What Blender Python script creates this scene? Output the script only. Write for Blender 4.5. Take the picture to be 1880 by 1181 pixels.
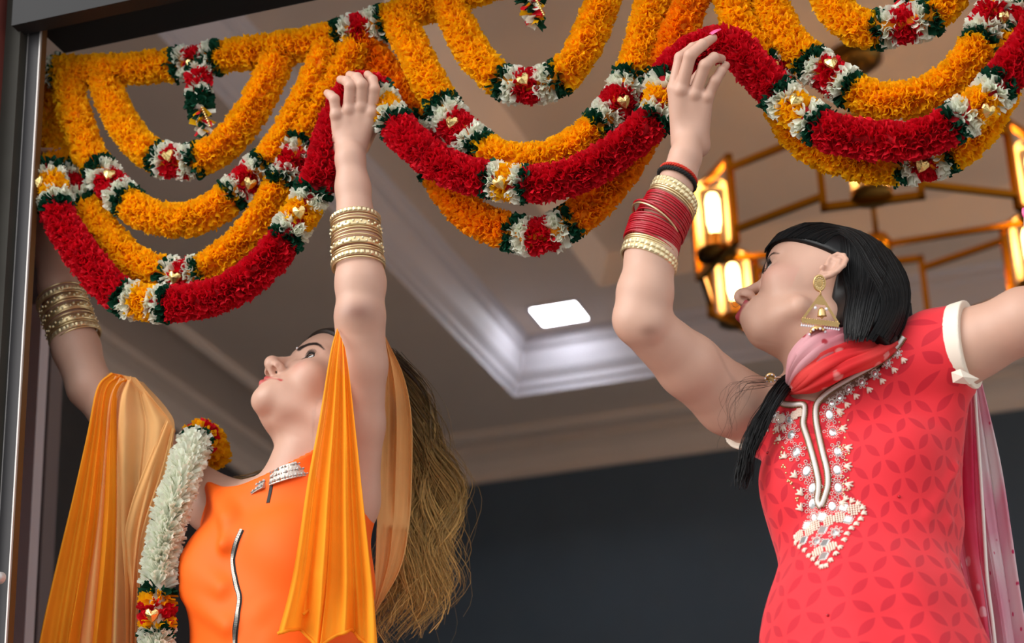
import bpy, math, random
import numpy as np
from mathutils import Vector, Matrix

rnd = random.Random(7)
for o in list(bpy.data.objects): bpy.data.objects.remove(o)
sc = bpy.context.scene
col = sc.collection

# ------------------------------------------------------------------ camera
F_PX, CX, CY = 3700.0, 940.0, 590.5
YAW, PITCH, ROLL = math.radians(17.25), math.radians(22.2), math.radians(2.38)
CAM = np.array([0.0, 0.0, 0.55])
def _cam_axes():
    cy, sy, cp, sp = math.cos(YAW), math.sin(YAW), math.cos(PITCH), math.sin(PITCH)
    fwd = np.array([-sy*cp, cy*cp, sp]); right = np.array([cy, sy, 0.0]); down = np.cross(fwd, right)
    c, s = math.cos(ROLL), math.sin(ROLL)
    return c*right + s*down, -(-s*right + c*down), fwd
RIGHT, UPV, FWD = _cam_axes()
ROT = np.stack([RIGHT, UPV, -FWD], 1)            # camera space -> world
cam_data = bpy.data.cameras.new('camera')
cam = bpy.data.objects.new('camera', cam_data); col.objects.link(cam)
M = Matrix.Identity(4)
for i in range(3):
    for j in range(3): M[i][j] = ROT[i, j]
    M[i][3] = CAM[i]
cam.matrix_world = M
cam_data.sensor_width = 36.0
cam_data.lens = 36.0*F_PX/1880.0
cam_data.clip_start = 0.05
cam_data.dof.use_dof = True
cam_data.dof.focus_distance = 2.80
cam_data.dof.aperture_fstop = 4.0
sc.camera = cam

# ------------------------------------------------------------------ world, exposure
w = bpy.data.worlds.new('overcast_sky'); sc.world = w; w.use_nodes = True
bg = w.node_tree.nodes['Background']
bg.inputs['Color'].default_value = (0.93, 0.97, 1.0, 1); bg.inputs['Strength'].default_value = 0.85
vs = sc.view_settings
vs.view_transform = 'Standard'; vs.look = 'None'; vs.gamma = 1.0; vs.use_curve_mapping = False
vs.exposure = 0.62

sun = bpy.data.lights.new('hazy_sun', 'SUN'); sun.energy = 1.7; sun.angle = math.radians(50); sun.color = (1.0, .97, .93)
so = bpy.data.objects.new('hazy_sun', sun); col.objects.link(so)
so.rotation_euler = Vector((0.60, 0.70, -0.38)).to_track_quat('-Z', 'Y').to_euler()
# ------------------------------------------------------------------ helpers
def cs(px, py, d):                    # pixel + depth -> camera space
    return np.array([(px-CX)/F_PX*d, -(py-CY)/F_PX*d, -d])
def c2w(p):                           # camera space -> world (array)
    return np.asarray(p) @ ROT.T + CAM
def w2c(p):
    return (np.asarray(p)-CAM) @ ROT
def at(px, py, d): return c2w(cs(px, py, d))
def ray(px, py): 
    v = ROT @ np.array([(px-CX)/F_PX, -(py-CY)/F_PX, -1.0]); return v
def depth_y(px, py, Y): return (Y-CAM[1])/ray(px, py)[1]
def at_y(px, py, Y): return CAM + ray(px, py)*depth_y(px, py, Y)
def at_z(px, py, Z): 
    r = ray(px, py); return CAM + r*((Z-CAM[2])/r[2])
def at_x(px, py, X):
    r = ray(px, py); return CAM + r*((X-CAM[0])/r[0])
UPC = np.array([0, 0, 1.0]) @ ROT     # world up in camera space

def link(o, parent=None):
    col.objects.link(o)
    if parent is not None:
        o.parent = parent
    return o
def mesh_obj(name, V, Fc, mat, parent=None, smooth=True, attrs=None, mats=None, mi=None):
    """V in world space; if a parent is given the mesh is moved into its frame (parents are only translated)."""
    V = np.asarray(V, dtype=np.float64).reshape(-1, 3)
    org = np.zeros(3)
    if parent is not None: org = world_loc(parent)
    me = bpy.data.meshes.new(name)
    if isinstance(Fc, np.ndarray):
        n, k = Fc.shape
        me.vertices.add(len(V)); me.vertices.foreach_set('co', (V-org).ravel())
        me.loops.add(n*k); me.loops.foreach_set('vertex_index', Fc.astype(np.int32).ravel())
        me.polygons.add(n)
        me.polygons.foreach_set('loop_start', np.arange(0, n*k, k, dtype=np.int32))
        me.polygons.foreach_set('loop_total', np.full(n, k, dtype=np.int32))
        me.update(calc_edges=True)
    else:
        me.from_pydata((V-org).tolist(), [], Fc)
    if smooth: me.polygons.foreach_set('use_smooth', [True]*len(me.polygons))
    for m in (mats or [mat]): me.materials.append(m)
    if mi is not None: me.polygons.foreach_set('material_index', np.asarray(mi, dtype=np.int32))
    for k, v in (attrs or {}).items():
        a = me.attributes.new(k, 'FLOAT', 'POINT'); a.data.foreach_set('value', np.asarray(v, dtype=np.float32))
    me.update()
    o = bpy.data.objects.new(name, me)
    return link(o, parent)
def world_loc(o):
    v = np.zeros(3)
    while o is not None:
        v += np.array(o.location); o = o.parent
    return v
def empty(name, loc, label=None, cat=None, group=None, parent=None):
    o = bpy.data.objects.new(name, None); o.empty_display_size = .05
    link(o, parent); o.location = Vector(loc)
    tag(o, label, cat, group); return o
def tag(o, label=None, cat=None, group=None, kind=None):
    if label: o['label'] = label
    if cat: o['category'] = cat
    if group: o['group'] = group
    if kind: o['kind'] = kind
    return o
def rebase(o):
    """put a top-level mesh's origin at the bottom of its bounds"""
    n = len(o.data.vertices); V = np.empty(n*3); o.data.vertices.foreach_get('co', V); V = V.reshape(-1, 3)
    c = V.mean(0); c[2] = V[:, 2].min()
    o.data.vertices.foreach_set('co', (V-c).ravel()); o.data.update(); o.location = Vector(c); return o

# mesh pieces collected as (V, F) ; quads/tris as lists
class MB:
    def __init__(s): s.V = []; s.F = []; s.n = 0
    def add(s, V, Fc):
        V = np.asarray(V, float).reshape(-1, 3)
        s.V.append(V); s.F += [tuple(i+s.n for i in f) for f in Fc]; s.n += len(V); return s
    def box(s, lo, hi):
        x0, y0, z0 = lo; x1, y1, z1 = hi
        V = [(x0,y0,z0),(x1,y0,z0),(x1,y1,z0),(x0,y1,z0),(x0,y0,z1),(x1,y0,z1),(x1,y1,z1),(x0,y1,z1)]
        return s.add(V, [(3,2,1,0),(4,5,6,7),(0,1,5,4),(1,2,6,5),(2,3,7,6),(3,0,4,7)])
    def tube(s, P, r, n=8, closed=False, cap=True):
        V, Fc = tube_geo(P, r, n, closed, cap); return s.add(V, Fc)
    def lathe(s, prof, c, axis=(0,0,1), n=20):
        V, Fc = lathe_geo(prof, c, axis, n); return s.add(V, Fc)
    def ball(s, c, r, nu=10, nv=7):
        prof = [(math.sin(math.pi*i/nv), -math.cos(math.pi*i/nv)) for i in range(nv+1)]
        r = np.array([r]*3 if np.isscalar(r) else r, float)
        V, Fc = lathe_geo(prof, (0,0,0), (0,0,1), nu); return s.add(V*r+np.array(c), Fc)
    def bar(s, a, b, wdt, hgt=None, up=(0,0,1)):
        a = np.array(a, float); b = np.array(b, float); hgt = hgt or wdt
        t = b-a; t /= np.linalg.norm(t); u = np.array(up, float)
        sd = np.cross(t, u)
        if np.linalg.norm(sd) < 1e-3: sd = np.cross(t, (1, 0, 0))
        sd /= np.linalg.norm(sd); u = np.cross(sd, t)
        V = []
        for q in (a, b):
            for i, j in ((-1,-1),(1,-1),(1,1),(-1,1)): V.append(q+sd*i*wdt/2+u*j*hgt/2)
        return s.add(V, [(0,1,2,3),(7,6,5,4),(0,4,5,1),(1,5,6,2),(2,6,7,3),(3,7,4,0)])
    def build(s, name, mat, parent=None, smooth=True, **k):
        return mesh_obj(name, np.concatenate(s.V), s.F, mat, parent, smooth, **k)
def frames(P, closed=False):
    P = np.asarray(P, float); n = len(P)
    if closed: T = np.roll(P, -1, 0)-np.roll(P, 1, 0)
    else: T = np.gradient(P, axis=0)
    T /= np.linalg.norm(T, axis=1)[:, None]+1e-12
    a = np.array([0, 0, 1.0]) if abs(T[0][2]) < .9 else np.array([1.0, 0, 0])
    N = np.zeros_like(P); u = a-T[0]*a.dot(T[0]); u /= np.linalg.norm(u); N[0] = u
    for i in range(1, n):
        u = N[i-1]-T[i]*N[i-1].dot(T[i]); N[i] = u/np.linalg.norm(u)
    return T, N, np.cross(T, N)
def tube_geo(P, r, n=8, closed=False, cap=True):
    P = np.asarray(P, float); m = len(P); T, N, B = frames(P, closed)
    r = np.broadcast_to(np.asarray(r, float), (m,))
    a = np.arange(n)*2*math.pi/n
    V = (P[:, None]+r[:, None, None]*(np.cos(a)[None, :, None]*N[:, None]+np.sin(a)[None, :, None]*B[:, None])).reshape(-1, 3)
    Fc = []
    for i in range(m if closed else m-1):
        k = (i+1) % m
        for j in range(n): Fc.append((i*n+j, i*n+(j+1) % n, k*n+(j+1) % n, k*n+j))
    if cap and not closed:
        Fc.append(tuple(range(n))[::-1]); Fc.append(tuple((m-1)*n+j for j in range(n)))
    return V, Fc
def lathe_geo(prof, c, axis=(0,0,1), n=20):
    ax = np.array(axis, float); ax /= np.linalg.norm(ax)
    u = np.cross(ax, (0, 1, 0) if abs(ax[1]) < .9 else (1, 0, 0)); u /= np.linalg.norm(u); v = np.cross(ax, u)
    a = np.arange(n)*2*math.pi/n; V = []
    for r, h in prof:
        V.append(np.array(c)+ax*h+r*(np.cos(a)[:, None]*u+np.sin(a)[:, None]*v))
    V = np.concatenate(V); Fc = []
    for i in range(len(prof)-1):
        for j in range(n): Fc.append((i*n+j, i*n+(j+1) % n, (i+1)*n+(j+1) % n, (i+1)*n+j))
    return V, Fc
def crom(P, n):
    """n points evenly spaced by length on a Catmull-Rom curve through P"""
    P = np.asarray(P, float)
    Q = np.concatenate([[2*P[0]-P[1]], P, [2*P[-1]-P[-2]]]); out = []
    for i in range(1, len(Q)-2):
        t = np.linspace(0, 1, 24, endpoint=False)[:, None]
        p0, p1, p2, p3 = Q[i-1], Q[i], Q[i+1], Q[i+2]
        out.append(.5*((2*p1)+(-p0+p2)*t+(2*p0-5*p1+4*p2-p3)*t*t+(-p0+3*p1-3*p2+p3)*t**3))
    out = np.concatenate(out+[P[-1:]])
    L = np.concatenate([[0], np.cumsum(np.linalg.norm(np.diff(out, axis=0), axis=1))])
    s = np.linspace(0, L[-1], n)
    return np.stack([np.interp(s, L, out[:, k]) for k in range(out.shape[1])], 1)

# ------------------------------------------------------------------ materials
def srgb(r, g, b):
    f = lambda c: (c/12.92 if c <= .04045 else ((c+.055)/1.055)**2.4)
    return (f(r/255), f(g/255), f(b/255), 1)
def mat(name, rgb, rough=.6, metal=0., var=0., scale=20., bump=0., trans=0., spec=.5, sss=0., alpha=1., island=0., emis=None, sheen=0.):
    m = bpy.data.materials.new(name); m.use_nodes = True; nt = m.node_tree; N = nt.nodes; L = nt.links
    b = N['Principled BSDF']; c = srgb(*rgb)
    b.inputs['Base Color'].default_value = c; b.inputs['Roughness'].default_value = rough
    b.inputs['Metallic'].default_value = metal; b.inputs['Specular IOR Level'].default_value = spec
    if sheen: b.inputs['Sheen Weight'].default_value = sheen
    colout = None
    if var or bump:
        tc = N.new('ShaderNodeTexCoord'); nz = N.new('ShaderNodeTexNoise'); nz.inputs['Scale'].default_value = scale
        nz.inputs['Detail'].default_value = 4; L.new(tc.outputs['Object'], nz.inputs['Vector'])
    if var:
        hs = N.new('ShaderNodeHueSaturation'); hs.inputs['Color'].default_value = c
        mr = N.new('ShaderNodeMapRange'); mr.inputs[3].default_value = 1-var; mr.inputs[4].default_value = 1+var
        mr.inputs[1].default_value = .25; mr.inputs[2].default_value = .75
        L.new(nz.outputs['Fac'], mr.inputs[0]); L.new(mr.outputs[0], hs.inputs['Value']); colout = hs.outputs[0]
    if island:
        g = N.new('ShaderNodeNewGeometry'); hs = N.new('ShaderNodeHueSaturation'); hs.inputs['Color'].default_value = c
        mr = N.new('ShaderNodeMapRange'); mr.inputs[3].default_value = 1-island; mr.inputs[4].default_value = 1+island
        L.new(g.outputs['Random Per Island'], mr.inputs[0]); L.new(mr.outputs[0], hs.inputs['Value']); colout = hs.outputs[0]
    if colout: L.new(colout, b.inputs['Base Color'])
    if bump:
        bp = N.new('ShaderNodeBump'); bp.inputs['Strength'].default_value = bump; bp.inputs['Distance'].default_value = .002
        L.new(nz.outputs['Fac'], bp.inputs['Height']); L.new(bp.outputs[0], b.inputs['Normal'])
    if sss:
        b.inputs['Subsurface Weight'].default_value = sss; b.inputs['Subsurface Radius'].default_value = (.012, .005, .003)
        b.inputs['Subsurface Scale'].default_value = 1.0
    if emis:
        b.inputs['Emission Color'].default_value = srgb(*emis[0]); b.inputs['Emission Strength'].default_value = emis[1]
    out = N['Material Output']; sh = b.outputs[0]
    if trans:
        t = N.new('ShaderNodeBsdfTranslucent'); t.inputs['Color'].default_value = c
        if colout: L.new(colout, t.inputs['Color'])
        mx = N.new('ShaderNodeMixShader'); mx.inputs[0].default_value = trans
        L.new(sh, mx.inputs[1]); L.new(t.outputs[0], mx.inputs[2]); sh = mx.outputs[0]
    if alpha < 1:
        t = N.new('ShaderNodeBsdfTransparent'); mx = N.new('ShaderNodeMixShader'); mx.inputs[0].default_value = 1-alpha
        L.new(sh, mx.inputs[1]); L.new(t.outputs[0], mx.inputs[2]); sh = mx.outputs[0]
    L.new(sh, out.inputs[0]); return m
MT = dict(
    ceil=mat('ceiling_paint', (230, 212, 199), .55, var=.04, scale=3), crown=mat('crown_paint', (200, 196, 204), .6),
    wall=mat('slate_wall_paint', (78, 92, 106), .75, var=.05, scale=6), wall2=mat('charcoal_wall', (62, 60, 62), .7, var=.05),
    floor=mat('stone_floor', (236, 228, 218), .5, var=.08, scale=5), pave=mat('concrete_paving', (128, 125, 121), .85, var=.08, scale=8),
    alu=mat('grey_aluminium', (66, 63, 64), .5, var=.06, scale=9, spec=.3), alu2=mat('dark_aluminium', (34, 33, 34), .6, spec=.2),
    alu3=mat('worn_bronze_frame', (56, 53, 47), .6, var=.1, spec=.2), fascia=mat('fascia_metal', (36, 35, 36), .55, var=.05, spec=.25), bronze=mat('brown_bronze_edge', (92, 62, 32), .5, spec=.3),
    bright=mat('bright_metal_edge', (190, 184, 180), .4, metal=.3), black=mat('black_soffit', (12, 12, 13), .7),
    redwall=mat('terracotta_render', (92, 30, 18), .8, var=.1), pale=mat('pale_lavender_panel', (196, 186, 192), .6),
    taupe=mat('taupe_panel', (110, 98, 100), .6),
    brass=mat('polished_brass', (214, 142, 30), .22, metal=1.), brassd=mat('dark_brass', (120, 88, 40), .35, metal=1.),
    bulb=mat('glowing_bulb', (255, 214, 150), .3, emis=((255, 205, 130), 12.)), led=mat('led_panel', (255, 255, 255), .3, emis=((244, 248, 255), 15.)),
    orange=mat('orange_petal', (255, 194, 10), .75, trans=.45, island=.10, spec=.2), orange_shaded=mat('shaded_orange_petal', (252, 160, 6), .75, trans=.42, island=.10, spec=.2),  # second, darker orange has the shade of a rear strand put into it
    red=mat('crimson_petal', (214, 10, 34), .7, trans=.3, island=.15, spec=.25), green=mat('dark_green_petal', (8, 66, 44), .7, trans=.15, island=.2, spec=.2),
    white=mat('ivory_petal', (240, 242, 226), .75, trans=.35, island=.05, spec=.2), foil=mat('gold_foil', (232, 204, 134), .32, metal=1., bump=.6, scale=260),
    cord=mat('orange_cord', (250, 150, 8), .9), cordr=mat('red_cord', (180, 6, 24), .9), cordw=mat('white_cord', (220, 220, 200), .9),
)
# ------------------------------------------------------------------ implicit surfaces (organic shapes)
F32 = np.float32
def _v(a): return np.asarray(a, dtype=F32)
def smin(a, b, k):
    h = np.clip(.5+.5*(b-a)/k, 0, 1); return b+(a-b)*h-k*h*(1-h)
def smax(a, b, k): return -smin(-a, -b, k)
def _nrm(q): return np.sqrt(np.einsum('ij,ij->i', q, q))
def ell(p, c, r):
    r = 1/_v(r); a = (p-_v(c))*r; k0 = _nrm(a); a *= r; k1 = _nrm(a)+F32(1e-9)
    return k0*(k0-1)/k1
def ellR(p, c, r, R):                         # R columns = local axes
    return ell((p-_v(c)) @ _v(R), (0, 0, 0), r)
def cone(p, a, b, ra, rb):
    a = _v(a); ba = _v(b)-a; q = p-a; bb = F32(ba.dot(ba)); qb = q @ ba; t = np.clip(qb/bb, 0, 1)
    d2 = np.einsum('ij,ij->i', q, q)-t*(2*qb-t*bb)
    return np.sqrt(np.maximum(d2, 0))-(F32(ra)+F32(rb-ra)*t)
def sph(p, c, r): return _nrm(p-_v(c))-F32(r)
def surface(sdf, lo, hi, h, polish=2):
    """sparse surface nets: returns verts, quads"""
    NB = 8; lo = np.asarray(lo, float); hi = np.asarray(hi, float); Bs = h*NB
    nb = np.ceil((hi-lo)/Bs).astype(int)
    # two-level search for blocks near the surface
    BB = 4; nbb = np.ceil(nb/BB).astype(int)
    I = np.stack(np.meshgrid(*[np.arange(n) for n in nbb], indexing='ij'), -1).reshape(-1, 3)
    d = sdf((lo+(I+.5)*Bs*BB).astype(F32)); I = I[np.abs(d) < Bs*BB*1.0]
    o4 = np.stack(np.meshgrid(*[np.arange(BB)]*3, indexing='ij'), -1).reshape(-1, 3)
    I = (I[:, None]*BB+o4[None]).reshape(-1, 3)
    d = sdf((lo+(I+.5)*Bs).astype(F32)); I = I[np.abs(d) < Bs*1.1]
    g = np.arange(NB+1); G = np.stack(np.meshgrid(g, g, g, indexing='ij'), -1)
    DIM = (nb.max()+8)*NB
    key = lambda i: (i[..., 0].astype(np.int64)*DIM+i[..., 1])*DIM+i[..., 2]
    cells, verts, edges = [], [], [[], [], []]
    corner = np.stack(np.meshgrid([0, 1], [0, 1], [0, 1], indexing='ij'), -1).reshape(-1, 3)
    E = [(a, b) for a in range(8) for b in range(8) if a < b and np.abs(corner[a]-corner[b]).sum() == 1]
    for s in range(0, len(I), 120):
        ib = I[s:s+120]
        P = lo+(ib[:, None, None, None]*NB+G[None])*h
        D = sdf(P.reshape(-1, 3).astype(F32)).reshape(P.shape[:-1])
        n_ = NB
        Dc = np.stack([D[:, c[0]:n_+c[0], c[1]:n_+c[1], c[2]:n_+c[2]] for c in corner], -1)   # nb,8,8,8,8
        neg = Dc < 0; cnt = neg.sum(-1); m = (cnt > 0) & (cnt < 8)
        w_ = np.nonzero(m); gi = ib[w_[0]]*NB+np.stack(w_[1:], -1); dc = Dc[m]
        acc = np.zeros((len(dc), 3)); num = np.zeros(len(dc))
        for a, b in E:
            x = (dc[:, a] < 0) != (dc[:, b] < 0)
            t = np.where(x, dc[:, a]/(dc[:, a]-dc[:, b]+1e-20), 0)
            acc += np.where(x[:, None], corner[a]+t[:, None]*(corner[b]-corner[a]), 0); num += x
        verts.append(lo+(gi+acc/num[:, None])*h); cells.append(gi)
        for ax in range(3):
            j = [1 if ax == q else 0 for q in range(3)]; j = j[0]*4+j[1]*2+j[2]
            x = (dc[:, 0] < 0) != (dc[:, j] < 0)
            edges[ax].append(np.concatenate([gi[x], (dc[x, 0] < 0)[:, None]], 1))
    V = np.concatenate(verts); Cc = np.concatenate(cells); K = key(Cc); o = np.argsort(K); K = K[o]; V = V[o]
    Q = []
    for ax in range(3):
        e = np.concatenate(edges[ax]); gi = e[:, :3]; fl = e[:, 3].astype(bool)
        u = np.eye(3, dtype=int)[(ax+1) % 3]; v = np.eye(3, dtype=int)[(ax+2) % 3]
        q = []; ok = np.ones(len(gi), bool)
        for off in (0*u, -u, -u-v, -v):
            k = key(gi+off); ii = np.clip(np.searchsorted(K, k), 0, len(K)-1); ok &= K[ii] == k; q.append(ii)
        q = np.stack(q, 1); q[fl] = q[fl][:, ::-1]; Q.append(q[ok])
    Q = np.concatenate(Q)[:, ::-1]
    for _ in range(polish):
        e = h*.5; p = V.astype(F32); d0 = sdf(p)
        gr = np.stack([(sdf(p+_v(np.eye(3)[k]*e))-d0)/e for k in range(3)], -1)
        g2 = (gr*gr).sum(-1)+1e-6; st = np.clip(d0/g2, -h, h)
        V = V-(gr*st[:, None])*.9
    return V, Q
EAZ, EAR, EEL = math.radians(13), math.radians(52), math.radians(28)
def head_sdf(p, smile=0., ch=(0., 0.), cz=.080):
    """canonical head: x lateral, y forward, z up, metres, origin between the ears"""
    x = np.abs(p[..., 0:1]); q = np.concatenate([x, p[..., 1:]], -1); s = smile
    d = ell(q, (0, .0, .052), (.072, .092, cz))
    d = smin(d, ell(q, (0, .042+ch[0]*.3, -.012+ch[1]*.4), (.055, .047, .078)), .03)
    d = smin(d, cone(q, (.045, .010, -.052), (.012, .073+ch[0], -.084+ch[1]), .0165, .0125), .018)
    d = smin(d, ell(q, (0, .035+ch[0]*.5, -.052+ch[1]*.5), (.035, .041, .024)), .02)
    d = smin(d, ell(q, (.042, .055+.005*s, -.008-.002*s), (.018+.003*s, .021, .019)), .020)
    d = smin(d, ell(q, (0, .045, .065), (.058, .052, .050)), .02)
    d = smin(d, cone(q, (.008, .0895, .037), (.044, .070, .038), .0065, .006), .012)
    d = smin(d, ell(q, (0, .070, -.046), (.030, .026, .027)), .015)
    d = smin(d, ell(q, (0, .0755+ch[0], -.086+ch[1]), (.019, .0155, .0155)), .014)
    d = smax(d, -ell(q, (.031, .0985, .018), (.017, .012, .0105)), .010)
    d = smin(d, sph(q, (.0315, .0710, .0185), .0137), .004)
    v = q-_v((.0315, .0710, .0185)); r = _nrm(v)+F32(1e-6)
    az = (np.arctan2(v[:, 0], v[:, 1])-F32(EAZ))/F32(EAR); el = (np.arcsin(np.clip(v[:, 2]/r, -1, 1))-F32(-.03))/F32(EEL)
    op = (np.sqrt(az*az+el*el)-1)*F32(.0055); op = np.where((r < .026) & (v[:, 1] > -.004), op, F32(.02))
    d = smax(d, -np.maximum(op, F32(.0112)-r), .0016)
    d = smin(d, cone(q, (0, .0875, .026), (0, .1085, -.009), .0062, .0080), .010)
    d = smin(d, sph(q, (0, .1100, -.0130), .0103), .006)
    d = smin(d, ell(q, (.0124, .0985, -.0180), (.0066, .0100, .0078)), .0085)
    d = smin(d, cone(q, (0, .1100, -.0190), (0, .0950, -.0265), .0050, .0040), .004)
    d = smax(d, -ell(q, (.0088, .0998, -.0268), (.0050, .0076, .0082)), .0015)
    w_ = .0245+.003*s; zc = -.0448; yc = .0892-.0075*s
    d = smin(d, cone(q, (0, .0975, -.0395), (w_, yc, zc), .0052-.0008*s, .0032-.001*s), .004)
    d = smin(d, cone(q, (0, .0970, -.0505), (w_-.003, yc-.0005, zc-.001), .0064-.001*s, .0034-.001*s), .004)
    d = smax(d, -cone(q, (0, .1055, -.0446), (w_+.002, yc+.0035, zc), .0016, .0012), .002)
    if s:                                       # fold beside the smiling mouth
        d = smax(d, -cone(q, (.0195, .1000, -.022), (.0315, .0860, -.046), .0020, .0016)*1., .006)
    return d
def lip_mask(q, s=0.):
    q = np.concatenate([np.abs(q[:, :1]), q[:, 1:]], 1).astype(F32); w_ = .0245+.003*s; zc = -.0448; yc = .0892-.0075*s
    a = np.minimum(cone(q, (0, .0975, -.0395), (w_, yc, zc), .0052-.0008*s, .0030-.001*s), cone(q, (0, .0970, -.0505), (w_-.003, yc-.0005, zc-.001), .0064-.001*s, .0032-.001*s))
    return np.clip((.0020-a)/.0016, 0, 1)*(q[:, 1] > .08)
def brow_mask(q, thick=.0034, dz=0.):
    q = np.concatenate([np.abs(q[:, :1]), q[:, 1:]], 1).astype(F32)
    y = np.zeros(len(q), F32)
    pts = [(.0135, .0355), (.025, .0415), (.036, .0435), (.044, .041), (.052, .035)]
    best = np.full(len(q), 1., F32)
    for i, ((x0, z0), (x1, z1)) in enumerate(zip(pts[:-1], pts[1:])):
        a = np.array([x0, z0+dz]); b = np.array([x1, z1+dz])-a; v = q[:, [0, 2]]-a; t = np.clip(v @ b/b.dot(b), 0, 1)
        dd = np.linalg.norm(v-t[:, None]*b, axis=1); g = (i+t)/4; rad = thick*(1-.75*g)
        best = np.minimum(best, dd-rad)
    return np.clip(-best/.0014, 0, 1)*(q[:, 1] > .05)
def skin_mat(name, base, lip, blush, lipk='lip'):
    m = mat(name, base, .46, var=.03, scale=40, sss=.12, spec=.4); nt = m.node_tree; N = nt.nodes; L = nt.links
    b = N['Principled BSDF']; src = b.inputs['Base Color'].links[0].from_socket
    for att, c in (('blush', blush), ('elbow', (120, 72, 58)), ('lip', lip), ('brow', (36, 24, 20)), ('nail', (236, 205, 200))):
        a = N.new('ShaderNodeAttribute'); a.attribute_name = att; mx = N.new('ShaderNodeMix'); mx.data_type = 'RGBA'
        L.new(a.outputs['Fac'], mx.inputs[0]); L.new(src, mx.inputs[6]); mx.inputs[7].default_value = srgb(*c); src = mx.outputs[2]
    L.new(src, b.inputs['Base Color']); return m
def ear_sdf(p, side=-1):
    """auricle in head space, on the side with sign 'side'"""
    c = np.array([side*.0705, -.008, .004]); ang = math.radians(8)
    # local: a = forward along the head, b = up, n = outward
    n = np.array([side*math.cos(ang), math.sin(ang)*1.0, 0]); a = np.array([side*-math.sin(ang)*side*side, 0, 0])
    n = np.array([side*math.cos(ang), -math.sin(ang)*-1.0, 0.]); n /= np.linalg.norm(n)
    b = np.array([0, -.18, .98]); b -= n*b.dot(n); b /= np.linalg.norm(b); a = np.cross(b, n)
    if a[1] < 0: a = -a
    R = np.stack([a, b, n], 1); q = (p-_v(c)) @ _v(R)
    q = (q+_v((.009, 0, -.004)))*F32(1/.84)
    d = ell(q, (0, .004, -.001), (.0165, .030, .0045))
    d = smax(d, -ell(q, (.002, -.002, .0065), (.0095, .016, .0085)), .002)
    rim = [(.012, .010), (.0135, .022), (.007, .0315), (-.004, .0325), (-.013, .025), (-.0165, .012), (-.0145, -.003), (-.009, -.016), (-.003, -.023)]
    for (x0, y0), (x1, y1) in zip(rim[:-1], rim[1:]):
        d = smin(d, cone(q, (x0, y0, .002), (x1, y1, .002), .0034, .0034), .002)
    ah = [(.008, .021), (-.004, .020), (-.0085, .008), (-.007, -.008), (.002, -.014)]
    for (x0, y0), (x1, y1) in zip(ah[:-1], ah[1:]):
        d = smin(d, cone(q, (x0, y0, .0015), (x1, y1, .0015), .0028, .0028), .0025)
    d = smin(d, ell(q, (.004, -.025, .001), (.0085, .0105, .0045)), .004)
    d = smin(d, ell(q, (.0125, -.006, .003), (.004, .006, .0045)), .003)
    return d*F32(.84)
def head_frame(R, t):                          # returns to_local (cam->head), to_cam
    R = np.asarray(R, float); t = np.asarray(t, float)
    return (lambda p: (p-_v(t)) @ _v(R)), (lambda q: np.asarray(q) @ R.T+t)
def eye_parts(tocam, R, parent, gaze, side, iris=(52, 34, 24)):
    c = tocam(np.array([side*.0315, .0710, .0185])); g = np.asarray(gaze, float); g = R @ g; g /= np.linalg.norm(g)
    b = MB(); prof = [(.0123*math.sin(math.pi*i/16), .0123*math.cos(math.pi*i/16)) for i in range(17)]
    V, Fc = lathe_geo(prof, c, g, 24)
    mi = []
    for i in range(16): mi += [2 if i < 2 else (1 if i < 4 else 0)]*24
    mesh_obj('eyeball', c2w(V), Fc, None, parent, True, mats=[EYE_W, EYE_I(iris), EYE_P], mi=mi)
EYE_W = mat('eye_white', (232, 230, 226), .15); EYE_P = mat('pupil', (8, 6, 6), .1)
_ei = {}
def EYE_I(c):
    if c not in _ei: _ei[c] = mat('iris', c, .12)
    return _ei[c]
def lashes(tocam, sdf_surf, parent, side, m, n=18, ln=.0085):
    b = MB(); c = np.array([.0315, .0710, .0185])
    def on(t, up, R):
        az = EAZ+t*EAR; el = -.03+up*EEL*math.sqrt(max(0, 1-t*t)); return c+R*np.array([math.sin(az)*math.cos(el), math.cos(az)*math.cos(el), math.sin(el)])
    fl = np.array([side, 1, 1.])
    for up in (1, -1):
        k = n if up > 0 else n//2
        for i in range(k):
            t = ((i+.5)/k*2-1)*.96; p0 = on(t, up, .0143); o_ = (p0-c)/np.linalg.norm(p0-c); L_ = ln*(1 if up > 0 else .45)
            P = [p0, p0+o_*L_*.5+np.array([0, 0, up*.0004]), p0+o_*L_*.9+np.array([.001*t, 0, up*.0035*(1 if up > 0 else .4)])]
            b.tube(c2w(tocam(np.array(P)*fl)), [.00045, .0004, .0001], 4)
        P = [on(t, up, .0140) for t in np.linspace(-1, 1, 18)]
        b.tube(c2w(tocam(np.array(P)*fl)), .0010 if up > 0 else .0004, 5)
    return b.build('eyelashes', m, parent)
# ================================================================== the setting
GY = 2.50                                   # plane the garlands hang in
H1 = CAM[2]+2.54                            # underside of the ceiling border
H2 = H1+0.20; H3 = H2+0.10
def struct(name, o): o['kind'] = 'structure'; return o
BW = at_z(1355, 768, H1)[1]                 # back wall
c0 = at_z(945, 729, H1); TX, TY = c0[0], c0[1]      # tray corner
LX = at_z(308, 725, H1)[0]                  # left wall
RX = 4.2
c2 = at_z(1100, 527, H2); IX, IY = c2[0], c2[1]
FY0 = GY-.10; FYI = GY+.16                                # inner face of front wall
def box_struct(name, lo, hi, m):
    return struct(name, MB().box(lo, hi).build(name, m, None, False))
box_struct('floor', (LX-.2, GY-.06, 0.0), (RX+.2, BW+.2, .20), MT['floor'])
box_struct('ground', (-9, -8, -.1), (9, GY-.06, 0.0), MT['pave'])
box_struct('wall_back', (LX-.2, BW, .2), (RX+.2, BW+.15, H3+.3), MT['wall'])
box_struct('wall_left', (LX-.15, FY0+.05, .2), (LX, BW, H3+.3), MT['wall2'])
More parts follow.
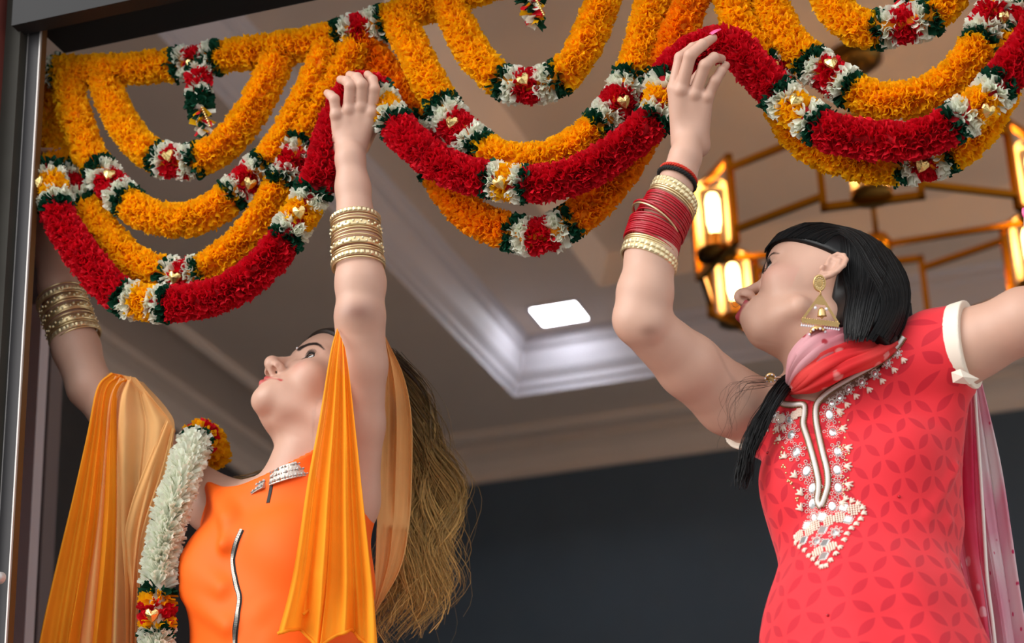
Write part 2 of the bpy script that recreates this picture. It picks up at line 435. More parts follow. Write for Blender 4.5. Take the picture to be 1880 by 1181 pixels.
box_struct('wall_right', (RX, FYI, .2), (RX+.15, BW, .6), MT['ceil'])  # unseen wall, split to leave a wide opening that adds daylight inside
box_struct('wall_right_head', (RX, FYI, 2.9), (RX+.15, BW, H3+.3), MT['ceil'])
box_struct('wall_right_end', (RX, BW-.5, .6), (RX+.15, BW, 2.9), MT['ceil'])
# ceiling: lower border (with a tray opening), tray sides with crown profile, ring, raised centre
TX2 = RX-.6; TY0 = FYI+.5
IX2 = TX2-(IX-TX); IY0 = TY0+(TY-IY)
def ring(mb, x0, x1, y0, y1, z, X0, X1, Y0, Y1, Z):
    """band between an inner rectangle at z and an outer one at Z"""
    V = [(x0,y0,z),(x1,y0,z),(x1,y1,z),(x0,y1,z),(X0,Y0,Z),(X1,Y0,Z),(X1,Y1,Z),(X0,Y1,Z)]
    mb.add(V, [(0,1,5,4),(1,2,6,5),(2,3,7,6),(3,0,4,7)])
cl = MB()
ring(cl, TX, TX2, TY0, TY, H1, LX, RX, FYI, BW, H1)
ring(cl, IX, IX2, IY0, IY, H2, TX+.09, TX2-.09, TY0+.09, TY-.09, H2)
ring(cl, IX+.05, IX2-.05, IY0+.05, IY-.05, H3, IX, IX2, IY0, IY, H2)
cl.add([(IX+.05, IY0+.05, H3), (IX2-.05, IY0+.05, H3), (IX2-.05, IY-.05, H3), (IX+.05, IY-.05, H3)], [(0,1,2,3)])
cl.box((LX-.2, FYI, H3+.02), (RX+.2, BW+.2, H3+.2))
struct('ceiling', cl.build('ceiling', MT['ceil'], None, False))
cr = MB()
prof = [(0, 0), (0, .02), (.012, .028), (.012, .045), (.035, .075), (.05, .12), (.055, .15), (.07, .16), (.07, .18), (.09, .2)]
for (a, z), (b, y) in zip(prof[:-1], prof[1:]):
    ring(cr, TX+b, TX2-b, TY0+b, TY-b, H1+y, TX+a, TX2-a, TY0+a, TY-a, H1+z)
struct('trim_1', cr.build('trim_1', MT['crown'], None, False))
tr = MB()                                    # mouldings at the wall heads
def mould(mb, x0, x1, y0, y1, z, pr):
    for (a, q), (b, p) in zip(pr[:-1], pr[1:]):
        ring(mb, x0+b, x1-b, y0+b, y1-b, z+p, x0+a, x1-a, y0+a, y1-a, z+q)
mould(tr, LX, RX, FYI, BW, H1, [(0, -.12), (.015, -.12), (.02, -.09), (.05, -.05), (.09, -.03), (.10, -.03), (.10, 0)])
mould(tr, LX+.30, RX-.30, FYI+.2, BW-.22, H1, [(0, 0), (.0, -.018), (.03, -.026), (.05, -.012), (.05, 0)])
struct('trim_2', tr.build('trim_2', MT['ceil'], None, False))

# the shopfront: left jamb, header, outer wall
pe = lambda px, py, Y: at_y(px, py, Y)
jx = lambda px, Y: pe(px, 600, Y)[0]
FY0 = GY-.10
zh = pe(95, 103, GY+.05)[2]                  # underside of header soffit
XL = jx(-25, FY0)
x_a, x_b, x_c = jx(4, FY0), jx(7, FY0+.02), jx(43, FY0+.02)
x_d = x_c+.0022
ztop = 4.6
Ye = min(np.linspace(FY0+.02, FY0+.2, 200), key=lambda Y: abs(jx(57, Y)-(x_d+.001)))
box_struct('wall_front', (-7, FY0-.03, 0), (XL, FY0+.05, ztop), MT['redwall'])
zb = pe(17, 48, FY0-.02)[2]                  # lower edge of header fascia
for k, (nm, lo, hi, m) in enumerate([
    ('trim_3', (XL, FY0, 0), (x_a, FY0+.05, ztop), MT['alu3']),
    ('trim_4', (x_a, FY0+.03, 0), (x_b, FY0+.034, ztop), MT['alu2']),
    ('trim_5', (x_b, FY0+.02, 0), (x_c, FY0+.034, ztop), MT['alu']),
    ('trim_6', (x_c, FY0+.018, 0), (x_d, FY0+.024, zh+.2), MT['bright']),
    ('trim_7', (x_d-.006, FY0+.022, 0), (x_d+.001, Ye, zh+.2), MT['bronze']),
    ('trim_8', (x_a-.004, FY0-.02, zb), (RX, FY0+.012, zb+.16), MT['fascia']),
    ('trim_9', (x_b, FY0+.0, zh), (RX, GY+.05, zh+.5), MT['black']),
]): box_struct(nm, lo, hi, m)
tl = MB(); tl.box((jx(20, FY0+.02)-.0006, FY0+.0195, 0), (jx(20, FY0+.02)+.0006, FY0+.0225, zh+.1))
struct('trim_10', tl.build('trim_10', MT['bright'], None, False))
box_struct('wall_outer', (XL, FY0+.0, zh+.45), (7, FYI, ztop), MT['alu2'])
box_struct('wall_front_right', (RX, FY0, 0), (7, FYI, zh+.45), MT['alu2'])  # unseen; set this far right so the open front lets in more light
# pale return and taupe panel just inside the doorway
yp = GY+.45
xa = lambda px, Y: pe(px, 1000, Y)[0]
box_struct('trim_11', (xa(20, yp), yp, .2), (xa(54, yp), yp+.03, pe(58, 560, yp)[2]), MT['pale'])
yq = GY+.9
box_struct('trim_12', (xa(10, yq), yq, .2), (xa(76, yq), yq+.05, pe(60, 470, yq)[2]), MT['taupe'])
sc_ = MB(); p = pe(1, 1062, FY0-.005); sc_.lathe([(0, .012), (.005, .011), (.008, .007), (.009, 0)], p, (0, -1, 0), 14)
o = sc_.build('door_stop', MT['bright']); tag(o, 'small round bright metal stud low on the grey door jamb', 'stud')

# square ceiling downlight, then three unseen ones added to brighten the room
d1 = [at_z(x, y, H2) for x, y in ((974, 560), (1050, 550), (1078, 584), (1003, 600))]
ctr = sum(d1)/4
hw = .5*np.linalg.norm(d1[0]-d1[1])*.98; hd = .5*np.linalg.norm(d1[1]-d1[2])*.98
hh = (hw+hd)/2
mx_, my_ = (TX+TX2)/2, (TY0+TY)/2
for k, (x_, y_, lab) in enumerate([(ctr[0], ctr[1], 'square white LED downlight recessed in the far left corner of the ceiling tray'), (2*mx_-ctr[0], ctr[1], 'unseen square LED downlight added in the far right corner of the ceiling tray'),
        (mx_, ctr[1], 'unseen square LED downlight added midway along the far side of the ceiling tray'), (2*mx_-ctr[0], 2*my_-ctr[1], 'unseen square LED downlight added in the near right corner of the ceiling tray')]):
    dl = empty('ceiling_downlight', (x_, y_, H2-.012), lab, 'downlight', 'downlights in the ceiling tray')
    b = MB()
    for lo, hi in (((-hh-.012, -hh-.012), (hh+.012, -hh)), ((-hh-.012, hh), (hh+.012, hh+.012)), ((-hh-.012, -hh), (-hh, hh)), ((hh, -hh), (hh+.012, hh))):
        b.box((x_+lo[0], y_+lo[1], H2-.008), (x_+hi[0], y_+hi[1], H2))
    b.build('bezel', MT['crown'], dl, False)
    MB().box((x_-hh, y_-hh, H2-.006), (x_+hh, y_+hh, H2)).build('diffuser', MT['led'], dl, False)

# ------------------------------------------------------------------ chandelier
def chandelier():
    can = at_z(1570, 98, H3)
    dC = 5.25
    # ring centre lies straight below the canopy
    zc = CAM[2]
    best = None
    for z in np.linspace(H3-1.2, H3-.2, 200):
        q = w2c(np.array([can[0], can[1], z])); py = CY-F_PX*q[1]/-q[2]
        if best is None or abs(py-452) < best[0]: best = (abs(py-452), z, -q[2])
    zr, dr = best[1], best[2]
    R = 325/F_PX*dr
    root = empty('chandelier', (can[0], can[1], zr-.12), 'brass geometric ring chandelier with six glass lantern lights hanging from ceiling tray', 'chandelier')
    b = MB(); b.lathe([(0, -.05), (.05, -.05), (.075, -.03), (.075, 0)], (can[0], can[1], H3), n=24); b.build('canopy', MT['brassd'], root)
    b = MB(); b.tube([(can[0], can[1], H3-.04), (can[0], can[1], zr+.02)], .008, 10); b.build('stem', MT['brassd'], root)
    b = MB(); b.lathe([(0, -.03), (.03, -.03), (.045, 0), (.03, .03), (0, .03)], (can[0], can[1], zr), n=16); hub = b.build('hub', MT['brass'], root)
    cxy = np.array([can[0], can[1]])
    vdir = np.array([CAM[0]-can[0], CAM[1]-can[1]]); a0 = math.atan2(vdir[1], vdir[0])
    s = R/.46
    pos = []
    for k in range(6):
        a = a0+k*math.pi/3; pos.append((a, cxy+R*np.array([math.cos(a), math.sin(a)])))
    t = .017*s
    hb, ht = -.085*s, .145*s
    for k in range(6):
        a, p = pos[k]; er = np.array([math.cos(a), math.sin(a), 0]); et = np.array([-math.sin(a), math.cos(a), 0])
        p3 = np.array([p[0], p[1], zr])
        # rectangular frame around each lantern, standing tangentially
        fr = MB(); hw_ = .115*s
        A = p3-et*hw_+[0,0,hb]; B = p3+et*hw_+[0,0,hb]; C_ = p3+et*hw_+[0,0,ht]; D = p3-et*hw_+[0,0,ht]
        for q, r_ in ((A, B), (B, C_), (C_, D), (D, A)):
            u = (r_-q)/np.linalg.norm(r_-q)*t/2; fr.bar(q-u, r_+u, t, up=er)
        # small return that links to the next frame
        fo = fr.build('lantern_frame', MT['brass'], root, False)
        l = MB(); l.lathe([(0, -.03*s), (.05*s, -.03*s), (.052*s, -.012*s), (.03*s, -.008*s), (.018*s, .0), (.018*s, .035*s), (0, .035*s)], p3+[0,0,hb+.035*s], n=20)
        l.build('lamp_holder', MT['brassd'], fo)
        g = MB(); g.lathe([(.047*s, 0), (.047*s, .165*s), (.04*s, .182*s), (.025*s, .188*s)], p3+[0,0,hb+.025*s], n=24)
        g.build('glass_shade', glass_mat(), fo)
        bl = MB(); bl.lathe([(0, 0), (.012*s, 0), (.013*s, .02*s), (.017*s, .035*s), (.017*s, .095*s), (.012*s, .112*s), (0, .118*s)], p3+[0,0,hb+.068*s], n=16)
        bl.build('bulb', MT['bulb'], fo)
        # arms to neighbours at two heights and a spoke to the hub
        a2, p2 = pos[(k+1) % 6]; e2 = np.array([-math.sin(a2), math.cos(a2), 0]); q3 = np.array([p2[0], p2[1], zr])
        ar = MB()
        ar.bar(p3+et*hw_+[0,0,hb+.03*s], q3-e2*hw_+[0,0,hb+.03*s], t*.9)
        ar.build('ring_bar', MT['brass'], root, False)
        ar = MB(); ar.bar(p3+et*hw_+[0,0,ht-.03*s], q3-e2*hw_+[0,0,ht-.03*s], t*.9)
        ar.build('ring_bar', MT['brass'], root, False)
        if k % 2 == 1:
            sp = MB(); sp.bar([can[0], can[1], zr], p3+[0,0,hb+.0], t*.8); sp.build('spoke', MT['brass'], root, False)
_gl = []
def glass_mat():
    if _gl: return _gl[0]
    m = bpy.data.materials.new('lantern_glass'); m.use_nodes = True; nt = m.node_tree; N = nt.nodes; L = nt.links
    b = N['Principled BSDF']; b.inputs['Base Color'].default_value = srgb(255, 236, 205); b.inputs['Roughness'].default_value = .05
    t = N.new('ShaderNodeBsdfTransparent'); t.inputs['Color'].default_value = (1, .93, .82, 1)
    lw = N.new('ShaderNodeLayerWeight'); lw.inputs[0].default_value = .3
    mx = N.new('ShaderNodeMixShader'); L.new(lw.outputs['Fresnel'], mx.inputs[0]); L.new(t.outputs[0], mx.inputs[1]); L.new(b.outputs[0], mx.inputs[2])
    L.new(mx.outputs[0], N['Material Output'].inputs[0]); _gl.append(m); return m
chandelier()
# ================================================================== flower garlands
def gp(px, py, off=0.0):                    # a point in the garland plane, off metres towards the street
    return at_y(px, py, GY-off)
PETAL = dict(o='orange', d='orange_shaded', r='red', g='green', w='white')
PNAME = dict(o='orange_petals', d='orange_petals', r='red_petals', g='green_petals', w='white_petals')
prng = np.random.default_rng(11)
def petals(C, T, N, B, R, per_m, length, wid, curl=200, lean=.0, jit=.25, base=.45):
    """folded cloth petals set all round a cord; C,T,N,B sampled frames"""
    L = np.concatenate([[0], np.cumsum(np.linalg.norm(np.diff(C, axis=0), axis=1))])
    n = max(6, int(per_m*L[-1]))
    s = prng.uniform(0, L[-1], n); s = (np.arange(n)+.5)/n*L[-1]+prng.normal(0, .002, n)
    s = np.clip(s, 0, L[-1])
    ip = lambda A: np.stack([np.interp(s, L, A[:, k]) for k in range(3)], 1)
    c, t, nn = ip(C), ip(T), ip(N)
    t /= np.linalg.norm(t, axis=1)[:, None]; nn -= t*(nn*t).sum(1)[:, None]; nn /= np.linalg.norm(nn, axis=1)[:, None]; bb = np.cross(t, nn)
    Rr = np.interp(s, L, R) if np.ndim(R) else np.full(n, R)
    a = (np.arange(n)*2.39996+prng.normal(0, .35, n))
    rd = np.cos(a)[:, None]*nn+np.sin(a)[:, None]*bb
    tg = np.cross(t, rd)
    out = rd+t*(lean+prng.normal(0, jit, n))[:, None]+tg*prng.normal(0, jit, n)[:, None]
    out /= np.linalg.norm(out, axis=1)[:, None]
    ph = prng.uniform(0, 2*np.pi, n)          # roll of the petal about its own axis
    u = t-out*(t*out).sum(1)[:, None]; u /= np.linalg.norm(u, axis=1)[:, None]; v = np.cross(out, u)
    uu = np.cos(ph)[:, None]*u+np.sin(ph)[:, None]*v; vv = -np.sin(ph)[:, None]*u+np.cos(ph)[:, None]*v
    ln = length*prng.uniform(.8, 1.15, n); w_ = wid*prng.uniform(.75, 1.2, n)
    b0 = c+rd*(Rr*base)[:, None]
    tip = b0+out*(Rr*(1-base)+ (ln-length))[:, None]
    K = 5; V = np.zeros((n, 3+K, 3))
    ang = np.radians(np.linspace(-curl/2, curl/2, K))
    for j, q in enumerate((-1, 0, 1)):
        V[:, j] = b0+(uu*q*.35+vv*(-.25*abs(q)))*w_[:, None]
    zz = prng.uniform(.35, .6, n)
    for j, q in enumerate(ang):
        V[:, 3+j] = tip+uu*(math.sin(q)*.5*w_)[:, None]+vv*((math.cos(q)-1)*zz*w_)[:, None]+out*(prng.uniform(-.12, .12, n)*w_)[:, None]
    Ft = np.array([(0, 1, 4, 3), (1, 5, 4, 4), (1, 2, 6, 5), (2, 7, 6, 6)])
    Ft = [(0, 4, 3), (0, 1, 4), (1, 5, 4), (1, 6, 5), (1, 2, 6), (2, 7, 6)]
    Fc = (np.array(Ft)[None]+(np.arange(n)*(3+K))[:, None, None]).reshape(-1, 3)
    return V.reshape(-1, 3), Fc
class Acc:
    def __init__(s): s.d = {}
    def add(s, k, V, Fc):
        Vs, Fs, n = s.d.get(k, ([], [], 0)); Vs.append(V); Fs.append(Fc+n); s.d[k] = (Vs, Fs, n+len(V))
    def flush(s, parent):
        for k, (Vs, Fs, n) in s.d.items():
            o = mesh_obj(PNAME[k], np.concatenate(Vs), np.concatenate(Fs), MT[PETAL[k]], parent, False)
            o['kind'] = 'stuff'
def charm(mb, c, up, nrm, s):
    """folded gold foil heart lying on the petals"""
    up = np.array(up, float); nrm = np.array(nrm, float); nrm /= np.linalg.norm(nrm); up -= nrm*up.dot(nrm); up /= np.linalg.norm(up); sd = np.cross(up, nrm)
    pts = [(0, -1.0), (.55, -.45), (.85, .15), (.75, .6), (.4, .75), (0, .45), (-.4, .75), (-.75, .6), (-.85, .15), (-.55, -.45)]
    V = [c+nrm*s*.5]+[c+(sd*x+up*y)*s for x, y in pts]+[c+(sd*x+up*y)*s*1.12-nrm*s*.3 for x, y in pts]
    n = len(pts); Fc = [(0, 1+i, 1+(i+1) % n) for i in range(n)]+[(1+i, 1+n+i, 1+n+(i+1) % n, 1+(i+1) % n) for i in range(n)]
    mb.add(V, Fc)
def strand(name, pts, segs, parent, R=.0262, off=0.0, main='o', core='cord', charms=True, curl=210):
    """pts: (px,py[,off]); segs: list of (t0,t1) for rosette bands with a code; fraction by nearest control pixel"""
    W = np.array([gp(p[0], p[1], p[2] if len(p) > 2 else off) for p in pts])
    n = 140; C = crom(W, n); T, N, B = frames(C)
    L = np.concatenate([[0], np.cumsum(np.linalg.norm(np.diff(C, axis=0), axis=1))]); tot = L[-1]
    def s_of(px, py):
        c = w2c(C); x = CX+F_PX*c[:, 0]/-c[:, 2]; y = CY-F_PX*c[:, 1]/-c[:, 2]
        return L[np.argmin((x-px)**2+(y-py)**2)]
    def sub(s0, s1):
        m = max(4, int((s1-s0)/.006)); s = np.linspace(s0, s1, m)
        g = lambda A: np.stack([np.interp(s, L, A[:, k]) for k in range(3)], 1)
        return g(C), g(T), g(N), g(B)
    V, Fc = tube_geo(C, R*.55, 8)
    body = mesh_obj(name, V, Fc, MT[core], parent)
    acc = Acc(); cur = 0.0; ch = MB()
    bands = []
    for (x0, y0, x1, y1, pat) in segs:
        a, b = s_of(x0, y0), s_of(x1, y1)
        if a > b: a, b = b, a
        bands.append((a, b, pat))
    bands.sort()
    for a, b, pat in bands+[(tot, tot, '')]:
        if a-cur > .008:
            acc.add(main, *petals(*sub(cur, a), R, 4600, .0165, .0118, curl, jit=.3))
        if pat:
            wts = dict(g=.75, w=1.0, r=1.7, o=1.7); W_ = [wts[k] for k in pat]; q = a
            for k, ww in zip(pat, W_):
                e = q+(b-a)*ww/sum(W_)
                big = k in 'ro'
                acc.add(k, *petals(*sub(q, e), R*(1.0 if big else 1.10), 4600 if big else 4400, .017, .011 if big else .0115, 200 if big else 150, jit=.28 if big else .2))
                if big and charms and prng.uniform() < .72:
                    cc, tt, _, _ = sub((q+e)/2-.001, (q+e)/2+.001)
                    nr = -FWD*1.0+UPV*prng.uniform(-.5, .4)+RIGHT*prng.uniform(-.6, .6); nr -= tt[0]*nr.dot(tt[0]); nr /= np.linalg.norm(nr)
                    ch = MB(); charm(ch, cc[0]+nr*R*1.06, UPV+RIGHT*prng.uniform(-.8, .8), nr, .0105); ch.build('gold_charm', MT['foil'], body, False)
                q = e
        cur = b
    acc.flush(body)
    return body
toran = empty('flower_toran', gp(100, 128)-np.array([0, 0, .02]), 'scalloped orange marigold toran hanging in three swags from the door head', 'garland')
GW = 'gwrwg'; GO = 'gwowg'
XE = 1930
def lin(x): return 128-(x-100)*.0 if x < 320 else None
strand('top_strand', [(97,130),(180,130),(320,119),(410,104),(520,88),(610,70),(705,40),(800,5),(950,-45),(1130,-95),(1320,-150),(1600,-220),(1960,-310)],
       [(92,130,110,129,'wg'),(318,119,408,104,GW),(613,68,708,40,GW),(1285,-140,1350,-158,GW)], toran)
# first scallop
strand('inner_swag', [(190,140,.0),(208,190,.004),(250,262,.006),(322,298,.008),(400,275,.008),(462,205,.006),(500,130,.004),(515,100,0)], [(284,290,364,292,GW)], toran)
strand('middle_swag', [(125,145,.004),(136,205,.01),(165,285,.014),(205,340,.016),(250,383,.018),(315,405,.018),(385,390,.018),(452,333,.016),(508,278,.012),(555,200,.008),(592,120,.004),(602,85,0)],
       [(181,305,236,372,GW),(424,366,488,300,GW)], toran)
strand('outer_swag', [(92,140,-.025),(90,200,-.03),(98,270,-.02),(135,350,0),(190,425,.01),(245,480,.012),(335,507,.012),(400,482,.012),(470,415,.01),(537,300,.01),(575,220,.006),(620,150,0),(655,85,0)],
       [(112,315,158,390,GW),(300,505,370,503,GW),(513,342,560,262,GW)], toran)
# second scallop
strand('inner_swag', [(818,-15),(832,25,.004),(868,95,.006),(915,145,.008),(972,158,.008),(1030,140,.008),(1070,90,.006),(1100,20,.004),(1122,-50),(1130,-90)], [(920,148,1030,142,GW)], toran)
strand('middle_swag', [(728,28,.004),(760,95,.01),(798,170,.014),(845,240,.016),(905,285,.02),(975,297,.02),(1050,272,.02),(1112,218,.02),(1150,160,.018),(1178,80,.01),(1200,0,.006),(1225,-100)],
       [(808,190,888,275,GW),(1098,235,1164,135,GW)], toran)
strand('outer_swag', [(660,70,-.004),(690,110,-.02),(735,180,-.03),(795,300,-.03),(830,360,-.02),(885,408,-.01),(985,435,-.005),(1060,398,-.01),(1120,340,-.02),(1178,250,-.01),(1210,160,.004),(1232,90,.008),(1262,20,.008),(1290,-60,.004),(1310,-140)],
       [(760,225,805,318,GW),(935,432,1048,405,GW),(1190,215,1218,140,GW)], toran, main='d')  # rear swag: its shade is painted in by the darker petal colour
# third scallop
strand('inner_swag', [(1505,-180),(1512,-60),(1530,10,.004),(1580,52,.008),(1655,47,.008),(1715,25,.008),(1765,-40,.006),(1800,-120)], [(1606,55,1712,27,GW)], toran)
strand('middle_swag', [(1378,-150),(1400,-40,.004),(1430,45,.01),(1472,100,.014),(1525,140,.016),(1600,182,.018),(1690,178,.018),(1765,128,.018),(1818,35,.016),(1850,-60,.01),(1870,-200)],
       [(1480,110,1568,168,GW),(1796,78,1842,-10,GW)], toran)
strand('outer_swag', [(1325,-140),(1335,-40,.004),(1362,50,.006),(1410,120,.004),(1445,215,-.01),(1500,272,-.02),(1600,302,-.02),(1695,298,-.02),(1775,262,-.02),(1828,190,-.01),(1862,90,.004),(1890,0,.008),(1910,-150)],
       [(1405,112,1430,160,GW),(1642,304,1748,278,GW),(1868,70,1885,5,GW)], toran)
def pendant(px, py, dy):
    """short tassel that hangs from the middle of a top strand"""
    c0 = gp(px, py, .012); c1 = gp(px+2, py+dy*.55, .014); c2 = gp(px+6, py+dy*.75, .014); c3 = gp(px+12, py+dy*1.1, .014)
    body = mesh_obj('pendant', *tube_geo([c0, c1, c2], .006, 6), MT['cordw'], toran); acc = Acc()
    def ps(a, b, k, R, pm, ln, wd, cu, lean=0.):
        P = np.linspace(a, b, 8); acc.add(k, *petals(P, *frames(P), R, pm, ln, wd, cu, lean=lean, jit=.35))
    z = lambda t: c0+(c2-c0)*t
    ps(z(0), z(.16), 'g', .020, 2600, .015, .011, 140); ps(z(.16), z(.28), 'w', .022, 3000, .015, .009, 130)
    ps(z(.28), z(.55), 'r', .021, 3200, .015, .010, 200); ps(z(.55), z(.66), 'w', .022, 2800, .015, .009, 120)
    ps(z(.66), z(.98), 'g', .023, 2600, .016, .013, 160)
    for k, q in (('o', 7), ('r', 7), ('w', 8), ('g', 11)):
        P = np.linspace(c2, c3, 6); acc.add(k, *petals(P, *frames(P), np.linspace(.024, .016, 6), q/np.linalg.norm(c3-c2), .026, .015, 90, lean=.9, jit=.5, base=.1))
    acc.flush(body)
    b = MB()
    for t in np.linspace(0, 1, 9):
        b.ball(c2+(c3-c2)*t*.8-FWD*.022+RIGHT*(.006+.008*t), .0022, 6, 4)
    b.build('gold_beads', MT['foil'], body)
pendant(362, 112, 118); pendant(970, -78, 106); pendant(1648, -120, 108)
# front garland of crimson petals, still being hung by the two women
redg = empty('crimson_garland', gp(272, 580, .06), 'crimson petal garland looped in front of the orange toran, held up by both women', 'garland')
RO = .055
strand('garland_loop', [(84,312,RO-.02),(95,350,RO-.01),(112,405,RO-.005),(160,480,RO),(215,540,RO),(272,556,RO),(340,556,RO),(420,535,RO),(490,480,RO),(548,400,RO),(588,320,RO),(612,240,RO-.01),(640,175,RO-.02)],
       [(80,315,102,388,GO),(226,543,314,558,GO),(524,440,580,345,GO)], redg, R=.0268, main='r', core='cordr')
strand('garland_loop', [(640,175,RO-.02),(672,160,RO-.02),(692,175,RO-.02),(716,215,RO-.01),(760,265,RO),(830,312,RO),(932,335,RO),(1020,333,RO),(1100,300,RO),(1170,250,RO),(1208,210,RO),(1218,165,RO),(1235,130,RO-.01),(1275,95,RO-.015),(1310,82,RO-.01)],
       [(694,172,724,236,GO),(893,330,970,336,GO),(1196,222,1224,145,GO)], redg, R=.0268, main='r', core='cordr')
strand('garland_loop', [(1310,82,RO-.01),(1345,85,RO-.005),(1385,125,RO),(1425,170,RO),(1466,206,RO),(1530,245,RO),(1615,258,RO),(1700,252,RO),(1795,197,RO),(1850,135,RO),(1895,75,RO),(1930,0,RO)],
       [(1424,170,1508,236,GO),(1745,234,1842,148,GO)], redg, R=.0268, main='r', core='cordr')
# ================================================================== woman in orange
R1H = np.array([[-0.5823, -0.6554, 0.4809], [-0.4249, 0.7497, 0.5074], [-0.6931, 0.0911, -0.7151]])
T1H = np.array([-0.27168, -0.13622, -2.95])
def torso_axes(yaw_deg, lean=(0, 0)):
    """side (to her left), front, up axes in camera space; yaw: turn of the chest away from the camera towards image left"""
    toward = np.array([0, 0, 1.0]); up = UPC/np.linalg.norm(UPC)
    f = toward-up*toward.dot(up); f /= np.linalg.norm(f)
    a = math.radians(yaw_deg); sd = np.cross(up, f)            # to image right
    fr = f*math.cos(a)-sd*math.sin(a)
    up = up+sd*lean[0]+f*lean[1]; up /= np.linalg.norm(up)
    fr = fr-up*fr.dot(up); fr /= np.linalg.norm(fr); left = np.cross(up, fr)
    return np.stack([left, fr, up], 1)
def chain(pts, D):  # (px,py,depth,rad)
    return [(cs(p[0], p[1], p[2]), p[3]) for p in pts]
def limb(p, ch, k=.012, d=None):
    for (a, ra), (b, rb) in zip(ch[:-1], ch[1:]):
        e = cone(p, a, b, ra, rb); d = e if d is None else smin(d, e, k)
    return d
W1 = {}
def build_w1():
    A = torso_axes(30); S, Fr, U = A[:, 0], A[:, 1], A[:, 2]
    to_l, to_c = head_frame(R1H, T1H)
    gd = lambda px, py: depth_y(px, py, GY)
    nb = cs(538, 908, 2.915)                      # neck base
    chest = cs(520, 985, 2.935)
    shL = cs(632, 922, 2.88); shR = cs(400, 925, 3.02)
    waist = cs(505, 1215, 2.86); hip = waist-U*.24
    hd_ = gd(650, 170)-.075
    armL = chain([(640,915,2.885,.042),(655,780,2.875,.039),(662,670,2.865,.0370),(661,585,2.855,.0350)], 0)
    foreL = chain([(661,578,2.855,.0335),(662,520,2.868,.0345),(655,430,2.898,.030),(648,345,2.925,.0240),(643,292,2.938,.0212)], 0)
    armR = chain([(385,925,3.01,.038),(328,872,3.035,.0385),(265,808,3.05,.039),(212,757,3.07,.0375),(166,712,3.08,.034)], 0)
    foreR = chain([(163,706,3.08,.0335),(140,640,3.10,.0355),(108,530,3.145,.030),(88,440,3.18,.0232),(80,395,3.20,.0212)], 0)
    W = hd_
    def hand_near(p):
        d = cone(p, cs(643,292,2.938), cs(640,262,W-.02), .0212, .0190)
        K = [((617,212),.0085),((640,203),.0095),((663,198),.0098),((682,208),.0090)]
        for (k, r), wx in zip(K, (628, 637, 648, 658)):
            d = smin(d, cone(p, cs(wx,272,W-.018), cs(k[0],k[1],W-.022), .0135, r), .009)
        fg = [[(617,212,W-.022,.0083),(614,182,W-.024,.0075),(607,175,W-.016,.0066),(601,171,W+.002,.0056)],
              [(640,203,W-.022,.0093),(643,158,W-.030,.0083),(637,149,W-.020,.0075),(625,146,W+.004,.0060)],
              [(663,198,W-.022,.0095),(664,155,W-.032,.0085),(656,143,W-.022,.0076),(642,138,W+.002,.0062)],
              [(682,208,W-.020,.0090),(687,163,W-.030,.0082),(684,147,W-.020,.0073),(675,137,W+.004,.0060)]]
        e = None
        for c in fg:
            q = limb(p, chain(c, 0), .003); e = q if e is None else np.minimum(e, q)
        d = smin(d, e, .004)
        for k in ((617,210),(640,201),(663,196),(682,206)): d = smin(d, sph(p, cs(k[0], k[1], W-.027), .0065), .006)
        th = limb(p, chain([(664,268,W-.004,.0125),(682,235,W+.018,.0105),(688,205,W+.03,.0088),(683,185,W+.036,.007)], 0), .004)
        return smin(d, th, .008)
    def hand_far(p):
        z = 3.215
        d = cone(p, cs(80,395,3.20), cs(82,345,z), .0205, .021)
        for i, x in enumerate((70, 80, 90, 99)):
            d = smin(d, limb(p, chain([(80,345,z,.012),(x,322,z,.009),(x+4,290,z-.01,.008),(x+7,272,z-.03,.006)], 0), .003), .004)
        return smin(d, limb(p, chain([(90,362,z,.011),(104,338,z-.01,.009),(108,318,z-.02,.007)], 0), .003), .006)
    def torso(p):
        d = ellR(p, chest-U*.05, (.135, .092, .14), A)
        d = smin(d, ellR(p, chest+Fr*.055-S*.062-U*.045, (.058, .05, .06), A), .035)
        d = smin(d, ellR(p, chest+Fr*.055+S*.062-U*.045, (.058, .05, .06), A), .035)
        d = smin(d, ellR(p, waist, (.120, .090, .16), A), .07)
        d = smin(d, ellR(p, hip, (.155, .110, .14), A), .08)
        d = smin(d, cone(p, shR, cs(482,935,2.955), .036, .044), .045)
        d = smin(d, cone(p, shL, cs(565,935,2.93), .038, .042), .045)
        return d
    hc = T1H
    def body(p):
        d = torso(p)+F32(.004)
        d = smin(d, cone(p, to_c((0, -.012, -.05)), nb, .047, .052), .03)
        d = smin(d, limb(p, armL), .04); d = smin(d, limb(p, armR), .04)
        d = smin(d, limb(p, foreL), .012); d = smin(d, limb(p, foreR), .012)
        d = smin(d, sph(p, cs(655,577,2.842), .018), .02)
        for a, r, fn, k in ((cs(645,215,W), .13, hand_near, .008), (cs(85,340,3.21), .12, hand_far, .008)):
            m = sph(p, a, r); i = m < 0
            if i.any(): e = m+.03; e = np.maximum(e, .02); e[i] = fn(p[i]); d = np.where(i, smin(d, e, k), d)
        m = sph(p, hc, .20); i = m < 0
        if i.any():
            q = to_l(p[i]); d[i] = smin(d[i], head_sdf(q, 1., (.003, .019)), .018)
        return d
    W1.update(A=A, S=S, Fr=Fr, U=U, to_l=to_l, to_c=to_c, body=body, torso=torso, chest=chest, waist=waist, hip=hip, nb=nb, W=W, shL=shL, shR=shR, armL=armL, armR=armR)
    parts = []
    lo = np.array([-.85, -.85, -3.35]); hi = np.array([.05, .45, -2.55])
    Vb, Qb = surface(body, lo, hi, .0044)
    qc = w2c(c2w(Vb))
